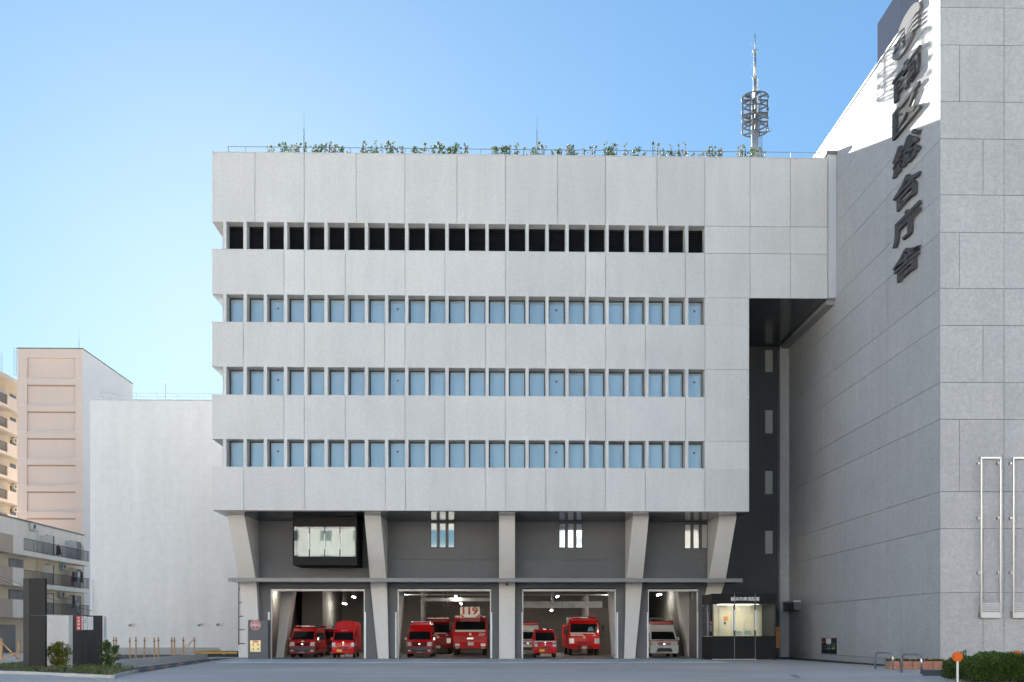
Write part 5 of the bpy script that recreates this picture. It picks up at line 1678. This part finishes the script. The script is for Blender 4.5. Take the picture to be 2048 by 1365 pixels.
for k in range(4):
    a, b = fx(edges_[k], Yp)+.01, fx(edges_[k+1], Yp)-.01
    zb_, h = .011, .34
    pt_ = thing('flower_planter', names[k], 'planter', ((a+b)/2, Yp, zb_), group='flower planters')
    MB().box(a+.012, b-.012, Yp+.012, Yp+.5, zb_, zb_+h-.004).build('box', M['mortar'], pt_)
    rows_ = 4
    for r in range(rows_):
        z0 = zb_+.006+(h-.012)*r/rows_; z1 = z0+(h-.012)/rows_-.008
        nbk = max(2, round((b-a)/.17))
        off_ = .5 if r % 2 else 0
        e = [a] + [a+(b-a)*(q+off_)/nbk for q in range(1 if not off_ else 0, nbk)] + [b]
        for u, v in zip(e[:-1], e[1:]):
            if v-u > .02:
                piece('brick', M['terracotta'], pt_, u+.004, v-.004, Yp, Yp+.02, z0, z1)
    piece('soil', M['soil'], pt_, a+.03, b-.03, Yp+.03, Yp+.48, zb_+h-.003, zb_+h+.01)
    lv = MB()
    for q in range(420):
        leaf(lv, (rng.uniform(a+.03, b-.03), rng.uniform(Yp+.02, Yp+.48), zb_+h+rng.random()*.06), (rng.gauss(0,.5), rng.gauss(-.2,.5), .7), .06, rng, .5)
    lv.build('foliage', M['leaf_dark'], pt_)
    n = max(4, int((b-a)/.085))
    for q in range(n*2):
        c = rng.choice(['yellow','maroon','maroon','violet','white','orange'] if k > 1 else ['white','maroon','yellow'])
        x, y, z = rng.uniform(a+.05, b-.05), rng.uniform(Yp+.03, Yp+.4), zb_+h+.05+rng.random()*.05
        mb = MB()
        for w in range(5):
            t = w*1.2566
            mb.quad((x,y,z), (x+.032*math.cos(t-.5), y-.01, z+.032*math.sin(t-.5)), (x+.042*math.cos(t), y-.018, z+.042*math.sin(t)), (x+.032*math.cos(t+.5), y-.01, z+.032*math.sin(t+.5)))
        mb.build('flower', fl[c], pt_)

# ------------------------------------------------------------------ timber stakes
M['timber'] = pmat('peeled timber', (0.52, 0.32, 0.17), 0.8, layers=((2, .85, 1.12), (14, .9, 1.1, (1,1,.15))))
stakes = [(227.5, 'leftmost of a row of timber stakes before the pale wall'), (232, 'second timber stake from the left, close beside its neighbour'), (260, 'third timber stake from the left'), (271.8, 'fourth timber stake from the left'), (288.6, 'fifth timber stake from the left'),
          (308.8, 'sixth timber stake from the left'), (317, 'seventh timber stake from the left'), (343, 'fourth timber stake from the right'), (349, 'third timber stake from the right'), (367, 'timber stake carrying a diagonal brace, second from the right'), (388.5, 'rightmost timber stake of the row')]
for i, (px, lab) in enumerate(stakes):
    Y = 64.0 + (.25 if i % 3 == 1 else 0) + px*.006
    x = fx(px, Y); z1 = fz(px, 1274.5 + (i % 3)*.6, Y)
    s = thing('timber_stake', lab, 'stake', (x, Y, .02), group='timber stakes')
    MB().cyl((x, Y, .02), (x+.02*math.sin(i*2), Y, z1), .055, .05, 9).build('pole', M['timber'], s, smooth=False, bevel=.008)
    MB().cyl((x+.018*math.sin(i*2), Y, z1-.26), (x+.018*math.sin(i*2), Y, z1-.20), .062, n=9).build('tie', M['bark'], s)
    if px == 367:
        xb2 = fx(388, Y)
        MB().cyl((x+.05, Y-.07, .25), (xb2-.02, Y-.07, z1-.1), .022, n=6).build('brace', M['timber'], s)
        MB().cyl((fx(352, Y), Y-.12, .2), (xb2-.02, Y-.12, z1-.2), .02, n=6).build('brace', M['timber'], s)
for lab, pts, r in (('upright timber stake of the brace at the left edge', ((3, 1318), (3, 1277)), .075), ('upright timber stake behind the charcoal pylon', ((38, 1318), (38, 1279)), .06),
                    ('timber brace falling to the right at the left edge', ((0, 1284), (36, 1320)), .045), ('timber brace rising to the right at the left edge', ((0, 1343), (46, 1300)), .05)):
    Y = 58.0
    a, b = ((fx(p[0], Y), Y+(.12 if 'falling' in lab else -.12 if 'rising' in lab else 0), max(0.0, fz(p[0], p[1], Y))) for p in pts)
    s = thing('timber_brace', lab, 'stake', (min(a, b, key=lambda q: q[2])), group='timber braces')
    MB().cyl(a, b, r, n=9).build('pole', M['timber'], s)
    MB().cyl(tuple(Vector(b)*.93+Vector(a)*.07), tuple(Vector(b)*.90+Vector(a)*.10), r*1.1, n=9).build('tie', M['bark'], s)

# ------------------------------------------------------------------ radio tower on the roof
YT_ = 62.4
xt = fx(1510, YT_)
zb0 = Z['top']-.3
def tz(py): return fz(1510, py, YT_)
rt = thing('radio_tower', 'grey steel radio tower with ring platforms on the station roof', 'tower', (xt, YT_, zb0))
MB().cyl((xt, YT_, zb0), (xt, YT_, tz(200)), .23, .20, 20).build('shaft', M['lamp_grey'], rt, smooth=True)
MB().cyl((xt, YT_, tz(200)), (xt, YT_, tz(158)), .13, .11, 12).build('mast', M['galv'], rt, smooth=True)
MB().cyl((xt, YT_, tz(158)), (xt, YT_, tz(103)), .09, .07, 10).build('mast', M['galv'], rt, smooth=True)
MB().cyl((xt, YT_, tz(103)), (xt, YT_, tz(68)), .05, .03, 8).build('mast', M['galv'], rt, smooth=True)
for py in (158, 103):
    MB().cyl((xt, YT_, tz(py)-.06), (xt, YT_, tz(py)+.06), .15, n=12).build('collar', M['galv'], rt)
M['tower_steel'] = pmat('weathered tower steel', (.12, .125, .13), .6, spec=.2)
def ringplat(z, r0):
    mb = MB()
    n = 28
    mb.tube([(xt+r0*math.cos(2*math.pi*k/n), YT_+r0*math.sin(2*math.pi*k/n), z) for k in range(n+1)], .045, 6)
    o = mb.build('ring', M['tower_steel'], rt)
    for k in range(6):
        a = math.pi*k/3+.3
        MB().tube([(xt+.24*math.cos(a), YT_+.24*math.sin(a), z-.05), (xt+r0*math.cos(a), YT_+r0*math.sin(a), z)], .05, 5).build('spoke', M['tower_steel'], o)
for py, r in ((197, .80), (222, .80), (240, .78), (262, .80)):
    ringplat(tz(py), r)
for k in range(8):
    a = math.pi*k/4+.2
    MB().cyl((xt+.80*math.cos(a), YT_+.80*math.sin(a), tz(263)), (xt+.80*math.cos(a), YT_+.80*math.sin(a), tz(196)), .028, n=5).build('cage_post', M['tower_steel'], rt)
for k in range(6):
    a = math.pi*k/3+.3; b = a+math.pi/3
    for r0, pp in ((.78, 240), (.80, 197)):
        z = tz(pp)+.01
        MB().prism([(xt+.25*math.cos(a), YT_+.25*math.sin(a), z), (xt+r0*.9*math.cos(a), YT_+r0*.9*math.sin(a), z), (xt+r0*.9*math.cos((a+b)/2), YT_+r0*.9*math.sin((a+b)/2), z)], (0,0,.02)).build('grating', M['tower_steel'], rt)
MB().tube([(xt+.1, YT_-.2, tz(228)), (xt+.1, YT_-.2, tz(160))], .05, 8).build('antenna', M['white'], rt)
MB().tube([(xt+.2, YT_, tz(266)), (xt+1.0, YT_, tz(262)), (xt+1.0, YT_, tz(258))], .03, 5).build('side_arm', M['tower_steel'], rt)
for k in range(9):
    z = tz(165-k*11)
    sg = -1 if k % 2 else 1
    MB().cyl((xt, YT_, z), (xt+sg*.22, YT_, z), .014, n=4).build('step', M['galv'], rt)
for dx in (.30, .42):
    MB().cyl((xt+dx, YT_-.05, zb0), (xt+dx, YT_-.05, tz(266)), .018, n=5).build('ladder_rail', M['tower_steel'], rt)
for k in range(8):
    z = zb0+.25+k*.25
    MB().cyl((xt+.31, YT_-.05, z), (xt+.41, YT_-.05, z), .012, n=4).build('ladder_rung', M['tower_steel'], rt)

# overhead cables at the left edge
for i, (a, b, lab) in enumerate((((-30, 1140, 44), (48, 1166, 44), 'upper overhead cable in front of the low apartment'), ((-30, 1146, 44), (60, 1178, 44), 'lower overhead cable in front of the low apartment'))):
    A, B = ((fx(p[0], p[2]), p[2], fz(p[0], p[1], p[2])) for p in (a, b))
    A, B = Vector(A), Vector(B)
    B = B+(B-A)*1.4
    pts = [A.lerp(B, t/10)-Vector((0,0,.5*(t/10)*(1-t/10))) for t in range(11)]
    o = MB().tube(pts, .012, 4).build('overhead_cable', M['rail_black'], None)
    tag(o, lab, 'cable', 'overhead cables')
